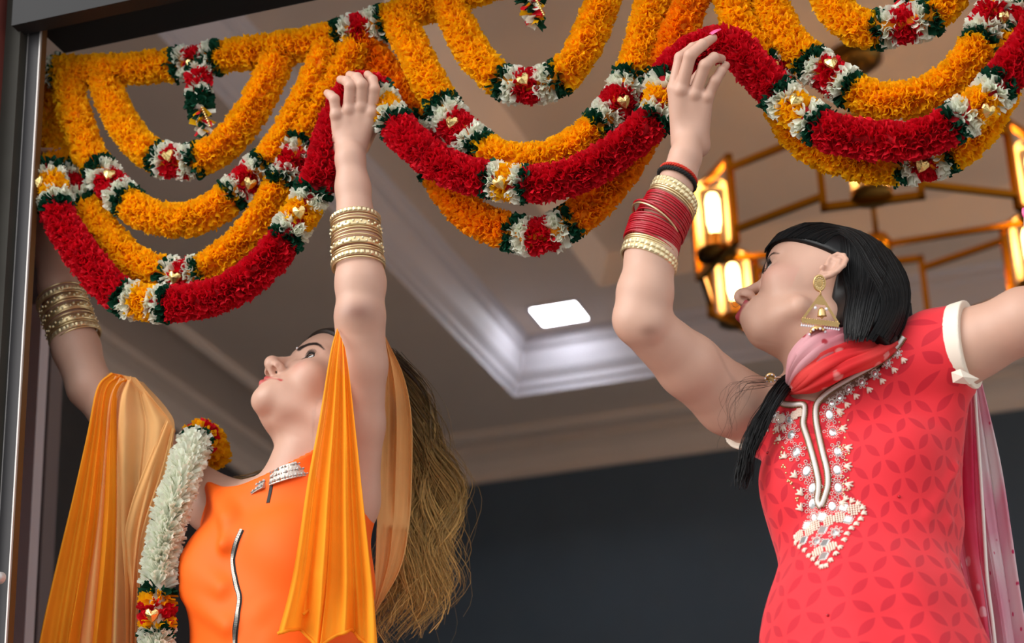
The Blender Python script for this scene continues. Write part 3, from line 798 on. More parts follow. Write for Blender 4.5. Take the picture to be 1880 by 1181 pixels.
    def in_fine(V):
        ar = limb(V.astype(F32), armL) > .02
        return ((np.linalg.norm(V-hc, axis=1) < .168) & ar) | (np.linalg.norm(V-cs(645,215,W), axis=1) < .168)
    f = in_fine(Vb); keep = ~f[Qb].all(1); parts.append((Vb, Qb[keep]))
    for c, r, h in ((hc, .17, .0017), (cs(645,215,W), .17, .0018)):
        V, Q = surface(lambda p: body(p), c-r-.01, c+r+.01, h)
        g = np.linalg.norm(V-c, axis=1) < r
        if c is hc: g &= limb(V.astype(F32), armL) > .018
        parts.append((V, Q[g[Q].all(1)]))
    n = 0; Vs = []; Qs = []
    for V, Q in parts:
        u = np.unique(Q); mp = np.full(len(V), -1); mp[u] = np.arange(len(u)); Vs.append(V[u]); Qs.append(mp[Q]+n); n += len(u)
    V = np.concatenate(Vs); Q = np.concatenate(Qs)
    ql = (V-T1H) @ R1H
    near = np.linalg.norm(V-T1H, axis=1) < .2
    lip = lip_mask(ql, 1.)*near; brow = brow_mask(ql, .0064)*near
    bl = np.exp(-(((np.abs(ql[:, 0])-.042)/.014)**2+((ql[:, 2]+.012)/.013)**2))*near*.3*(ql[:, 1] > .03)
    el = np.exp(-(np.linalg.norm((V-cs(658,573,2.822))*np.array([.8, 1.35, .4]), axis=1)/.019)**2)*.75
    base = c2w(hip-U*.83)
    base[2] = .2
    root = empty('person', base, 'woman in orange tunic and scarf reaching up with both arms under the toran', 'person')
    W1['root'] = root
    o = mesh_obj('body', c2w(V), Q, SKIN1, root, True, attrs=dict(lip=lip, brow=brow, blush=bl, elbow=el))
    W1['bodyobj'] = o
    for s_ in (-1, 1): eye_parts(lambda q: to_c(q), R1H, o, (.05, .95, .25), s_); lashes(to_c, None, o, s_, LASH, 18, .0055)
SKIN1 = skin_mat('fair_skin', (206, 163, 142), (184, 80, 76), (214, 130, 120))
LASH = mat('lash', (14, 11, 10), .6)
build_w1()
# ------------------------------------------------------------------ helpers for clothes and ornaments
def trace(px, py, sdf, d0=2.25, d1=3.5, n=70):
    """first hit of the camera ray with an implicit surface: point and outward normal (camera space)"""
    u = cs(px, py, 1.0); t = d0
    for _ in range(n):
        p = (u*t)[None].astype(F32); e = float(sdf(p)[0])
        if abs(e) < 2e-4: break
        t += e*.7
        if t > d1: return None
    p = u*t; h = 1e-3
    q = np.stack([p]+[p+np.eye(3)[k]*h for k in range(3)]).astype(F32); v = sdf(q); g = (v[1:]-v[0]); g = g/np.linalg.norm(g)
    return p, g
def trace_many(P, sdf, d0=2.25, d1=3.5, n=60):
    u = np.stack([(P[:, 0]-CX)/F_PX, -(P[:, 1]-CY)/F_PX, -np.ones(len(P))], 1); t = np.full(len(P), d0)
    for _ in range(n): t = np.minimum(t+sdf((u*t[:, None]).astype(F32))*.75, d1+.1)
    p = u*t[:, None]; h = 1e-3; v0 = sdf(p.astype(F32)); g = np.stack([sdf((p+np.eye(3)[k]*h).astype(F32))-v0 for k in range(3)], 1)
    return p, g/(np.linalg.norm(g, axis=1)[:, None]+1e-9), t < d1
def drop_to(p, sdf, off=0.0, it=6):
    p = np.asarray(p, float).copy()
    for _ in range(it):
        q = p.astype(F32); d = sdf(q); e = 1e-3
        g = np.stack([(sdf(q+_v(np.eye(3)[k]*e))-d)/e for k in range(3)], -1); g /= np.linalg.norm(g, axis=1)[:, None]+1e-9
        p -= g*(d-off)[:, None]*.9
    return p, g
def sheet_geo(Lp, Rp, nu, nv, pleats, amp, phase=0., squash=.0, seed=0, spread=None):
    """draped cloth between two edges given as (px,py,depth); pleats run down the fall"""
    Lc = crom([cs(*p) for p in Lp], nv); Rc = crom([cs(*p) for p in Rp], nv)
    u = np.linspace(0, 1, nu); r = np.random.default_rng(seed); ph = r.uniform(0, 6.28, 6); f2 = r.uniform(.6, 1.7, 6)
    V = np.zeros((nv, nu, 3))
    for i in range(nv):
        v = i/(nv-1); a = amp(v) if callable(amp) else amp
        uu = u+.25/pleats*np.sin(2*np.pi*pleats*u+phase+ph[0]+v*.8)*.5*np.sin(np.pi*u)
        base = Lc[i]+(Rc[i]-Lc[i])*uu[:, None]
        w_ = np.sin(2*np.pi*pleats*u+phase+.9*v*f2[0])+.45*np.sin(2*np.pi*pleats*1.9*u+ph[1]+1.3*v)+.25*np.sin(2*np.pi*pleats*3.3*u+ph[2]-v)
        V[i] = base+np.array([0, 0, 1.0])*(a*w_)[:, None]
    Q = np.array([(i*nu+j, i*nu+j+1, (i+1)*nu+j+1, (i+1)*nu+j) for i in range(nv-1) for j in range(nu-1)])
    return V.reshape(-1, 3), Q
def gauze(name, rgb, alpha, trans=.45, weave=True):
    m = mat(name, rgb, .75, trans=trans, spec=.15, alpha=alpha, var=.04, scale=30); return m
def ring_geo(c, ax, R, sec, n=56, mod=None, tilt=0.):
    """ring with an arbitrary cross-section (list of (dr, dz)); mod(theta, k) scales dr"""
    ax = np.asarray(ax, float); ax /= np.linalg.norm(ax); u = np.cross(ax, (0, 0, 1.0)); u /= np.linalg.norm(u); v = np.cross(ax, u)
    V = []; m = len(sec)
    for i in range(n):
        t = 2*math.pi*i/n; rd = math.cos(t)*u+math.sin(t)*v
        for k, (dr, dz) in enumerate(sec):
            s_ = mod(i, k) if mod else 0.
            V.append(c+rd*(R+dr+s_)+ax*dz)
    Fc = [(i*m+k, i*m+(k+1) % m, ((i+1) % n)*m+(k+1) % m, ((i+1) % n)*m+k) for i in range(n) for k in range(m)]
    return np.array(V), Fc
GOLD = mat('bangle_gold', (234, 208, 158), .32, metal=.9); PALEG = mat('pale_gold', (228, 208, 164), .36, metal=.8)
REDB = mat('red_glass_bangle', (176, 12, 32), .22, spec=.6); SILV = mat('silver', (206, 202, 196), .25, metal=.9)
STONE = mat('bangle_stone', (240, 226, 186), .15, metal=.6)
def bangle(name, c, ax, R, kind, label, group):
    """c, ax in camera space"""
    sq = lambda w, h: [(-h, -w/2), (h*.2, -w/2*1.0), (h, -w/4), (h, w/4), (h*.2, w/2), (-h, w/2)]
    if kind in ('thin', 'red'):
        w_ = .0026 if kind == 'thin' else .0030
        sec = [(math.cos(a)*w_*.5, math.sin(a)*w_*.5) for a in np.linspace(0, 2*math.pi, 7)[:-1]]
        V, Fc = ring_geo(c, ax, R, sec, 64, (lambda i, k: .00022*(i % 2)) if kind == 'red' else None)
        o = mesh_obj(name, c2w(V), Fc, GOLD if kind == 'thin' else REDB)
    elif kind == 'carved':
        V, Fc = ring_geo(c, ax, R, sq(.0075, .0016), 96, lambda i, k: (.0007 if i % 3 else -.0003) if k in (2, 3) else 0.)
        o = mesh_obj(name, c2w(V), Fc, PALEG, None, False)
    else:
        V, Fc = ring_geo(c, ax, R, sq(.0105, .0011), 72)
        o = mesh_obj(name, c2w(V), Fc, GOLD)
        b = MB(); ax = np.asarray(ax)/np.linalg.norm(ax); u = np.cross(ax, (0, 0, 1.0)); u /= np.linalg.norm(u); v = np.cross(ax, u)
        for i in range(40):
            t = 2*math.pi*i/40; rd = math.cos(t)*u+math.sin(t)*v
            b.ball(c2w(c+rd*(R+.0014)+ax*.0018*(1 if i % 2 else -1)), .0021, 6, 4)
        tag_after = b
    rebase(o); tag(o, label, 'bangle', group)
    if kind == 'ornate':
        s_ = tag_after.build('stones', STONE, o); s_['kind'] = 'stuff'
    return o
ORD = 'first second third fourth fifth sixth seventh eighth ninth tenth eleventh twelfth thirteenth fourteenth fifteenth sixteenth seventeenth eighteenth nineteenth twentieth'.split()
_cnt = {}
def bangle_label(nm, who):
    k = (nm, who); _cnt[k] = _cnt.get(k, 0)+1
    return f'{nm}, {ORD[_cnt[k]-1]} from the hand, {who}', f'{nm}s {who}'
def bangle_stack(p0, p1, n0, n1, seq, who, jig=.0):
    """seq: list of (kind, advance); from p0 to p1 (camera space); radii n0..n1"""
    p0 = np.asarray(p0); p1 = np.asarray(p1); ax = (p1-p0)/np.linalg.norm(p1-p0); L = np.linalg.norm(p1-p0)
    adv = np.array([a for _, a in seq], float); pos = (np.cumsum(adv)-adv/2)/adv.sum()
    for (k, _), t in zip(seq, pos):
        a = ax+np.array([rnd.uniform(-jig, jig), rnd.uniform(-jig, jig)*.5, rnd.uniform(-jig, jig)])
        nm = dict(thin='thin gold bangle', red='red glass bangle', carved='notched gold bangle', ornate='studded gold bangle')[k]
        bangle('bangle', p0+ax*L*t, a, n0+(n1-n0)*t+rnd.uniform(0, .0012), k, *bangle_label(nm, who))

# ------------------------------------------------------------------ clothes of the woman in orange
OR1 = mat('orange_silk', (255, 106, 28), .55, var=.03, scale=12, spec=.2)
SCARF = gauze('orange_chiffon', (255, 166, 40), .97, .22); SHEER = gauze('sheer_peach_chiffon', (255, 200, 130), .78, .25)
def folds(p, lst):
    """soft cloth ridges: (a, b, radius, k)"""
    return lst
COLC = cs(530, 890, 2.91)
def clothe_w1():
    A, S, Fr, U, torso, chest, waist, hip, nb, root = [W1[k] for k in ('A', 'S', 'Fr', 'U', 'torso', 'chest', 'waist', 'hip', 'nb', 'root')]
    knee = hip-U*.38
    ridge = [((388,892,2.975),(415,950,2.87)),((430,905,2.94),(425,960,2.86)),((470,905,2.925),(412,1000,2.835)),((480,915,2.915),(446,985,2.845)),((545,905,2.90),(505,975,2.845)),((560,930,2.88),(520,1010,2.835)),
             ((350,1030,2.90),(410,1080,2.815)),((345,1090,2.88),(420,1150,2.79)),((560,1060,2.82),(480,1130,2.79)),((590,1110,2.81),(500,1180,2.775))]
    def kurta(p):
        d = smin(torso(p), cone(p, W1['to_c']((0, -.012, -.05)), nb, .047, .052), .03)-F32(.0075)
        d = smin(d, cone(p, hip+U*.05, knee, .135, .23)-0., .09)
        a, f, u = (p-_v(hip)) @ _v(S), (p-_v(hip)) @ _v(Fr), (p-_v(hip)) @ _v(U)
        th = np.arctan2(a, f)
        d = d-np.clip((.16-u)/.5, 0, 1)*.006*(1+np.sin(th*11+u*2))
        d = d+.0030*np.sin(a*34+u*20+1.6*np.sin(u*16+1))*np.clip((.62-u)/.25, 0, 1)
        for (q0, q1) in ridge: d = smin(d, cone(p, cs(*q0), cs(*q1), .006, .0075), .020)
        # armholes and neck opening
        for ch, r_ in ((W1['armL'], .050), (W1['armR'], .040)):
            c0, c1 = ch[0][0], ch[1][0]; ax = (c1-c0)/np.linalg.norm(c1-c0)
            d = smax(d, -cone(p, c0+ax*.066, c0+ax*.24, r_, r_), .006)
        d = smax(d, -sph(p, COLC+(U+np.array([-.22, 0, 0]))/1.02*.200, .197), .003)
        d = smax(d, -((u-F32(-1e3))*0+((p-_v(knee)) @ _v(U))), .004)
        return d
    W1['kurta'] = kurta
    lo = np.array([-.75, -1.15, -3.3]); hi = np.array([.0, .0, -2.2])
    V, Q = surface(kurta, lo, hi, .0042, 1)
    ku = mesh_obj('tunic', c2w(V), Q, OR1, root)
    tag(ku, 'orange silk tunic with silver collar and front zip')
    # stand collar: silver band round the neck, open at the front
    ncol = W1['to_c']((0, -.012, -.05)); ax = ncol-nb; ax /= np.linalg.norm(ax)
    ax = U+np.array([-.22, 0, 0]); ax /= np.linalg.norm(ax)
    cc = COLC
    u_ = Fr-ax*Fr.dot(ax); u_ /= np.linalg.norm(u_); v_ = np.cross(ax, u_)
    def wrap(c, t):                              # distance from the neck axis to the skin or tunic, per angle
        rd = np.cos(t)[:, None]*u_+np.sin(t)[:, None]*v_; r = np.full(len(t), .025)
        for _ in range(40): r = r+np.maximum(-np.minimum(W1['body']((c+rd*r[:, None]).astype(F32)), kurta((c+rd*r[:, None]).astype(F32))), -.002)*.6
        return rd, np.minimum(r, .057)
    n = 64; t = np.radians(np.linspace(5, 355, n+1)); hs = (-.012, .011)
    rd, r0 = wrap(cc+ax*hs[0], t); _, r1 = wrap(cc+ax*hs[1], t); ker = np.ones(7)/7; r0 = np.convolve(np.pad(r0, 3, 'edge'), ker, 'valid'); r1 = np.convolve(np.pad(r1, 3, 'edge'), ker, 'valid')
    Vc = []
    for i in range(n+1):
        for r, h, o in ((r0[i], hs[0], .001), (r0[i], hs[0], .006), (r1[i], hs[1], .006), (r1[i], hs[1], .0015)): Vc.append(cc+ax*h+rd[i]*(r+o))
    Fc = [(i*4+k, i*4+(k+1) % 4, (i+1)*4+(k+1) % 4, (i+1)*4+k) for i in range(n) for k in range(4)]+[(0, 1, 2, 3), (n*4+3, n*4+2, n*4+1, n*4)]
    co = mesh_obj('collar', c2w(np.array(Vc)), Fc, COLS, ku, False)
    b = MB()
    for i in range(92):
        f = (i+.5)/92*n; k = int(f); fr_ = f-k; rdi = rd[k]*(1-fr_)+rd[k+1]*fr_; tg = np.cross(ax, rdi)
        for j in (-1, 0, 1):
            w_ = (j+1)/2*.72+.14; r = (r0[k]*(1-w_)+r1[k]*w_)+.006; h = hs[0]+(hs[1]-hs[0])*w_
            c = cc+ax*h+rdi*r; s_ = .0036 if (i+j) % 2 else .0026
            q = [c+rdi*.0022, c+ax*s_, c+tg*s_, c-ax*s_, c-tg*s_]
            b.add(c2w(np.array(q)), [(0, 2, 1), (0, 3, 2), (0, 4, 3), (0, 1, 4)])
    s_ = b.build('rhinestones', SILV, co, False); s_['kind'] = 'stuff'
    # zip and neck slit
    def on_path(name, px, m, wdt, lift, n=60, teeth=False):
        P = crom(np.array(px, float), n); C, Nn, ok = trace_many(P, kurta); C = C[ok]; Nn = Nn[ok]; T = np.gradient(C, axis=0); T /= np.linalg.norm(T, axis=1)[:, None]
        Sd = np.cross(T, Nn); V = []
        for c, nn, sd in zip(C, Nn, Sd):
            V += [c-sd*wdt/2-nn*.001, c-sd*wdt*.4+nn*lift, c+sd*wdt*.4+nn*lift, c+sd*wdt/2-nn*.001]
        m_ = len(C); Fc = [(i*4+k, i*4+k+1, (i+1)*4+k+1, (i+1)*4+k) for i in range(m_-1) for k in range(3)]
        o = mesh_obj(name, c2w(np.array(V)), Fc, m, ku, False)
        return o, C, Nn, Sd, T
    zp = [(444,974),(433,1000),(428,1030),(433,1070),(440,1098),(436,1130),(432,1160),(433,1200)]
    on_path('zip_tape', zp, DARKT, .0095, .0012)
    _, C, Nn, Sd, T = on_path('zip_welt', zp, OR1, .013, .0004)
    b = MB(); n = 110; P = crom(C, n)
    for i in range(n):
        k = min(len(C)-1, int(i/n*len(C))); side = 1 if i % 2 else -1
        q = P[i]+Nn[k]*.0017; b.add(c2w(np.array([q+Sd[k]*x+T[k]*y+Nn[k]*z for x in (-.0022, .0022) for y in (-.0006, .0006) for z in (0, .0012)])),
            [(0,1,3,2),(4,6,7,5),(0,4,5,1),(2,3,7,6),(1,5,7,3),(0,2,6,4)])
    z_ = b.build('zip_teeth', ZIPM, ku, False); z_['kind'] = 'stuff'
    on_path('neck_slit', [(499,884),(497,900),(492,924)], DARKT, .006, .001, 20)
    # trousers and shoes below the picture
    for s_ in (-1, 1):
        a = c2w(hip+S*s_*.085-U*.2); f = a.copy(); f[2] = .27
        V, Fc = tube_geo(crom([a, (a+f)/2, f], 12), np.linspace(.085, .05, 12), 16); mesh_obj('trouser_leg', V, Fc, OR1, root)
        shoe(root, f, c2w(Fr)-c2w(np.zeros(3)))
def shoe(root, f, d):
    d = np.array([d[0], d[1], 0]); d /= np.linalg.norm(d); P = [np.array([f[0], f[1], .235])-d*.05, np.array([f[0], f[1], .245]), np.array([f[0], f[1], .228])+d*.10, np.array([f[0], f[1], .222])+d*.16]
    V, Fc = tube_geo(crom(P, 12), [.016,.03,.034,.036,.036,.036,.036,.036,.034,.03,.026,.016], 14)
    V[:, 2] = np.maximum(V[:, 2], .2005); mesh_obj('shoe', V, Fc, GOLD, root)
ZIPM = mat('zip_metal', (150, 144, 136), .3, metal=.9)
COLS = mat('silver_lame', (196, 186, 176), .4, metal=.5, bump=.5, scale=300)
DARKT = mat('dark_zip_tape', (38, 34, 32), .7)
clothe_w1()
def scarf_w1():
    root = W1['root']
    sc1 = empty('scarf', world_loc(root)*0, parent=root); sc1.location = (0, 0, 0)
    # near arm: front fall
    V, Q = sheet_geo([(619,602,2.835),(606,650,2.80),(588,760,2.78),(566,880,2.755),(548,1000,2.73),(532,1090,2.72),(514,1165,2.70)],
                     [(634,640,2.80),(642,690,2.79),(655,800,2.775),(666,900,2.76),(678,1010,2.74),(688,1100,2.725),(697,1200,2.71)], 90, 80, 3.2, lambda v: .002+.010*v, seed=3)
    def hem(V, nu, nv):                       # scalloped lower edge
        G = V.reshape(nv, nu, 3); u = np.linspace(0, 1, nu)
        for i in range(nv):
            v = max(0, (i/(nv-1)-.8)/.2); G[i] += UPC[None]*(v*.010*np.sin(u*9.5+.5)+v*.02*np.exp(-((u-.62)/.16)**2))[:, None]+np.array([0, 0, 1.])*(v*.016*np.sin(u*14+1))[:, None]
        return G.reshape(-1, 3)
    V = hem(V, 90, 80); mesh_obj('scarf_fall', c2w(V), Q, SCARF, root)
    G = V.reshape(80, 90, 3)[-1]; b = MB(); b.tube(c2w(G+np.array([0, 0, .002])), .0024, 6); b.build('scarf_hem', SCARF, root)
    V, Q = sheet_geo([(619,602,2.85),(612,680,2.84),(596,800,2.82),(582,930,2.79),(570,1040,2.77),(560,1130,2.75)],
                     [(640,600,2.875),(640,700,2.83),(650,830,2.80),(662,930,2.78),(672,1040,2.76),(680,1118,2.75)], 70, 60, 2.6, lambda v: .003+.010*v, phase=1.2, seed=5)
    V = hem(V, 70, 60); mesh_obj('scarf_fall', c2w(V), Q, SCARF, root)
    G = V.reshape(60, 70, 3)[-1]; b = MB(); b.tube(c2w(G+np.array([0, 0, .002])), .0024, 6); b.build('scarf_hem', SCARF, root)
    # over the back of the near arm: fold, then pale loop behind
    V, Q = sheet_geo([(622,604,2.862),(650,600,2.895),(685,604,2.895),(706,618,2.875)], [(620,640,2.84),(650,650,2.915),(690,655,2.92),(712,665,2.90)], 30, 30, 1.5, .003, seed=2)
    mesh_obj('scarf_fold', c2w(V), Q, SCARF, root)
    V, Q = sheet_geo([(704,615,2.875),(703,700,2.90),(697,820,2.92),(693,930,2.93),(690,1030,2.93),(686,1122,2.92)],
                     [(709,620,2.885),(742,690,2.93),(757,770,2.95),(757,880,2.96),(751,970,2.96),(735,1045,2.95),(690,1124,2.93)], 60, 70, 2.2, lambda v: .010*math.sin(math.pi*min(1, v*1.3+.1)) if v < .7 else .006, seed=8)
    mesh_obj('scarf_loop', c2w(V), Q, SHEER, root)
    V, Q = sheet_geo([(706,640,2.93),(704,760,2.95),(698,900,2.96),(692,1010,2.96),(688,1110,2.945)],
                     [(722,660,2.94),(742,760,2.97),(744,880,2.98),(736,980,2.98),(692,1114,2.95)], 40, 50, 1.6, .007, phase=2, seed=9)
    mesh_obj('scarf_loop', c2w(V), Q, SHEER, root)
    # far arm: fall over the elbow
    V, Q = sheet_geo([(204,684,3.02),(178,712,3.00),(160,800,2.985),(136,910,2.965),(108,1030,2.95),(86,1130,2.93),(70,1215,2.92)],
                     [(246,694,3.03),(216,718,3.00),(213,820,2.98),(216,920,2.965),(214,1030,2.95),(208,1120,2.94),(200,1215,2.93)], 80, 80, 2.6, lambda v: .003+.012*v, seed=12)
    mesh_obj('scarf_fall', c2w(V), Q, SCARF, root)
    V, Q = sheet_geo([(212,690,3.02),(190,730,3.00),(178,830,2.99),(160,950,2.975),(140,1070,2.96),(120,1215,2.945)],
                     [(242,700,3.015),(230,740,3.00),(226,830,2.99),(232,950,2.975),(236,1070,2.96),(238,1215,2.945)], 60, 70, 2.1, lambda v: .004+.012*v, phase=2.2, seed=13)
    mesh_obj('scarf_fall', c2w(V), Q, SHEER, root)
    V, Q = sheet_geo([(240,690,3.025),(222,735,2.99),(216,840,2.985),(222,960,2.975),(232,1070,2.96),(236,1215,2.95)],
                     [(262,702,3.045),(306,752,3.01),(319,790,2.99),(300,880,2.985),(268,980,2.975),(252,1090,2.96),(246,1215,2.95)], 60, 70, 1.6, lambda v: .004+.009*v, seed=15)
    mesh_obj('scarf_loop', c2w(V), Q, SHEER, root)
    V, Q = sheet_geo([(306,770,2.985),(270,850,2.975),(240,930,2.97),(228,1000,2.965),(240,1090,2.955),(238,1215,2.95)],
                     [(319,788,2.985),(304,870,2.98),(276,960,2.97),(262,1020,2.965),(256,1100,2.955),(250,1215,2.95)], 24, 60, 1.2, .004, seed=16)
    mesh_obj('scarf_loop', c2w(V), Q, SHEER, root)
    # wrap over the upper side of the far arm
    V, Q = sheet_geo([(204,684,3.02),(196,690,3.07),(206,720,3.13)], [(250,694,3.02),(318,780,3.0),(318,800,3.09)], 30, 20, 2, .003, seed=17)
    mesh_obj('scarf_fold', c2w(V), Q, SHEER, root)
    bpy.data.objects.remove(sc1)
scarf_w1()
# bangles
SQ = [('carved', 9), ('thin', 4), ('thin', 4), ('ornate', 12), ('thin', 4), ('thin', 5), ('thin', 5), ('ornate', 12), ('thin', 4), ('thin', 4), ('carved', 9), ('thin', 4)]
bangle_stack(cs(652,398,2.91), cs(658,494,2.876), .0345, .0365, SQ, 'near forearm of woman in orange', .03)
SQ2 = [('thin', 4), ('carved', 9), ('thin', 4), ('ornate', 12), ('thin', 4), ('ornate', 11), ('thin', 4), ('thin', 4), ('ornate', 12), ('thin', 4), ('carved', 8), ('thin', 4)]
bangle_stack(cs(110,543,3.142), cs(141,628,3.106), .0375, .0385, SQ2, 'arm beside the door jamb', .04)
# long hair
def strands(mb, roots, paths, n, r0, wave, seed, npts=26, ns=3, spread=1.0):
    g = np.random.default_rng(seed); al = []
    for i in range(n):
        u = g.uniform(0, 1); P = np.array([(1-u)*np.array(a)+u*np.array(b) for a, b in zip(*paths)])
        C = crom(P, npts); v = np.linspace(0, 1, npts)[:, None]
        ph = np.array([5*u, 9*u, 7*u+1])+g.normal(0, .5, 3); k = 8+1.5*math.sin(9*u)
        C = C+g.normal(0, .011, 3)*spread*np.sqrt(v+.05)+wave*(v+.15)*np.stack([np.sin(k*v[:, 0]*2+ph[0]), .2*np.sin(k*v[:, 0]+ph[1]), np.sin(k*v[:, 0]*2+ph[2])], 1)*.5
        m_ = int(npts*g.uniform(.72, 1.0)); C = C[:m_]
        V, Fc = tube_geo(c2w(C), r0*g.uniform(.6, 1.3)*np.linspace(1, .25, m_), ns, cap=False)
        mb.add(V, Fc); al.append(np.repeat(np.linspace(0, m_/npts, m_), ns)+g.normal(0, .06))
    return np.concatenate(al)
def hair_mat(name, c0, c1, rough=.35):
    m = mat(name, c0, rough, island=.5, spec=.4); N = m.node_tree.nodes; L = m.node_tree.links; b = N['Principled BSDF']
    a = N.new('ShaderNodeAttribute'); a.attribute_name = 'along'; r = N.new('ShaderNodeValToRGB')
    r.color_ramp.elements[0].position = .05; r.color_ramp.elements[0].color = srgb(*c0); r.color_ramp.elements[1].position = .75; r.color_ramp.elements[1].color = srgb(*c1)
    L.new(a.outputs['Fac'], r.inputs[0]); hs = [n for n in N if n.type == 'HUE_SAT'][0]; L.new(r.outputs[0], hs.inputs['Color']); return m
def hair_w1():
    H = hair_mat('ombre_hair', (58, 42, 24), (214, 176, 104)); root = W1['root']
    mb = MB(); al = []
    A_ = [cs(690,680,3.02), cs(715,720,3.05), cs(740,800,3.07), cs(742,900,3.08), cs(728,1010,3.07), cs(700,1110,3.06), cs(690,1200,3.05)]
    B_ = [cs(716,640,3.02), cs(758,700,3.05), cs(796,790,3.07), cs(826,900,3.08), cs(824,1000,3.07), cs(800,1080,3.06), cs(768,1160,3.05)]
    al.append(strands(mb, None, (A_, B_), 240, .0024, .044, 1, 30, 5, .7))
    al.append(strands(mb, None, (A_, B_), 800, .0009, .050, 2, 30, 3, 1.1))
    al.append(strands(mb, None, (A_, [p+np.array([.012, -.004, 0]) for p in B_]), 60, .0004, .03, 3, 30, 3, 2.2))
    # a short lock on the collar and hair behind the far shoulder
    A2 = [cs(575,860,2.90), cs(560,885,2.88), cs(545,915,2.868)]; B2 = [cs(590,860,2.90), cs(580,890,2.88), cs(566,925,2.868)]
    al.append(strands(mb, None, (A2, B2), 60, .0008, .006, 5, 10, 3, .5))
    A2 = [cs(500,860,3.06), cs(450,880,3.08), cs(412,880,3.08)]; B2 = [cs(500,880,3.06), cs(450,890,3.08), cs(420,892,3.08)]
    al.append(strands(mb, None, (A2, B2), 50, .0009, .006, 6, 10, 3, .5))
    o = mb.build('long_hair', H, root, attrs=dict(along=np.concatenate(al))); tag(o, 'long wavy ombre hair'); o['kind'] = 'stuff'
    tl = W1['to_l']
    def cap(p):
        q = tl(p)
        d = smin(ell(q, (0, .0, .052), (.072, .092, .080)), ell(q, (0, .045, .065), (.058, .052, .050)), .02)-F32(.006); d = smin(d, ell(q, (0, -.05, -.02), (.062, .045, .07)), .03)
        keep = np.maximum(q[:, 2]-.03-q[:, 1]*.50, -.010-q[:, 1])
        return smax(d, -keep, .006)
    V, Q = surface(cap, T1H-.16, T1H+.16, .003)
    mesh_obj('hair_cap', c2w(V), Q, HAIRD, root)
HAIRD = mat('dark_brown_hair', (38, 27, 20), .4, var=.2, scale=60)
hair_w1()
# jasmine lei over the far shoulder
def lei():
    P = [cs(392,850,3.10), cs(384,815,3.07), cs(366,803,3.02), cs(347,842,2.965), cs(325,905,2.92), cs(306,975,2.90), cs(294,1040,2.89), cs(289,1100,2.875), cs(288,1190,2.855), cs(300,1290,2.83)]
    C = crom(c2w(np.array(P)), 150); T, N, B = frames(C)
    L = np.concatenate([[0], np.cumsum(np.linalg.norm(np.diff(C, axis=0), axis=1))])
    root = empty('jasmine_garland', C[-1], 'white jasmine garland with red and yellow bands over the orange woman shoulder', 'garland')
    V, Fc = tube_geo(C, .012, 8); body = mesh_obj('cord', V, Fc, MT['cordw'], root); acc = Acc()
    c = w2c(C); X = CX+F_PX*c[:, 0]/-c[:, 2]; Y = CY-F_PX*c[:, 1]/-c[:, 2]
    so = lambda y: L[45:][np.argmin(np.abs(Y[45:]-y))]
    def sub(s0, s1):
        m = max(4, int((s1-s0)/.006)); s = np.linspace(s0, s1, m); g = lambda A: np.stack([np.interp(s, L, A[:, k]) for k in range(3)], 1)
        return g(C), g(T), g(N), g(B)
    i0 = int(np.argmin(Y)); top = L[i0]
    segs = [(0, top-.01, 'o'), (top-.01, top+.012, 'r'), (top+.012, top+.024, 'o'), (top+.024, top+.036, 'g'), (top+.036, so(1078), 'w'),
            (so(1078), so(1092), 'g'), (so(1092), so(1110), 'o'), (so(1110), so(1138), 'r'), (so(1138), so(1154), 'o'), (so(1154), so(1168), 'g'), (so(1168), L[-1], 'w')]
    for a, b, k in segs:
        if k == 'w': acc.add('w', *petals(*sub(a, b), .0285, 5200, .02, .0090, 130, lean=-.5, jit=.22, base=.3))
        else: acc.add(k, *petals(*sub(a, b), .0275, 3400, .017, .0105, 120, jit=.25))
    acc.flush(body)
    m = MB(); q = sub(so(1124)-.001, so(1124)+.001)[0][0]; charm(m, q-FWD*.029+RIGHT*-.002, UPV, -FWD, .011); m.build('gold_charm', MT['foil'], body, False)
lei()
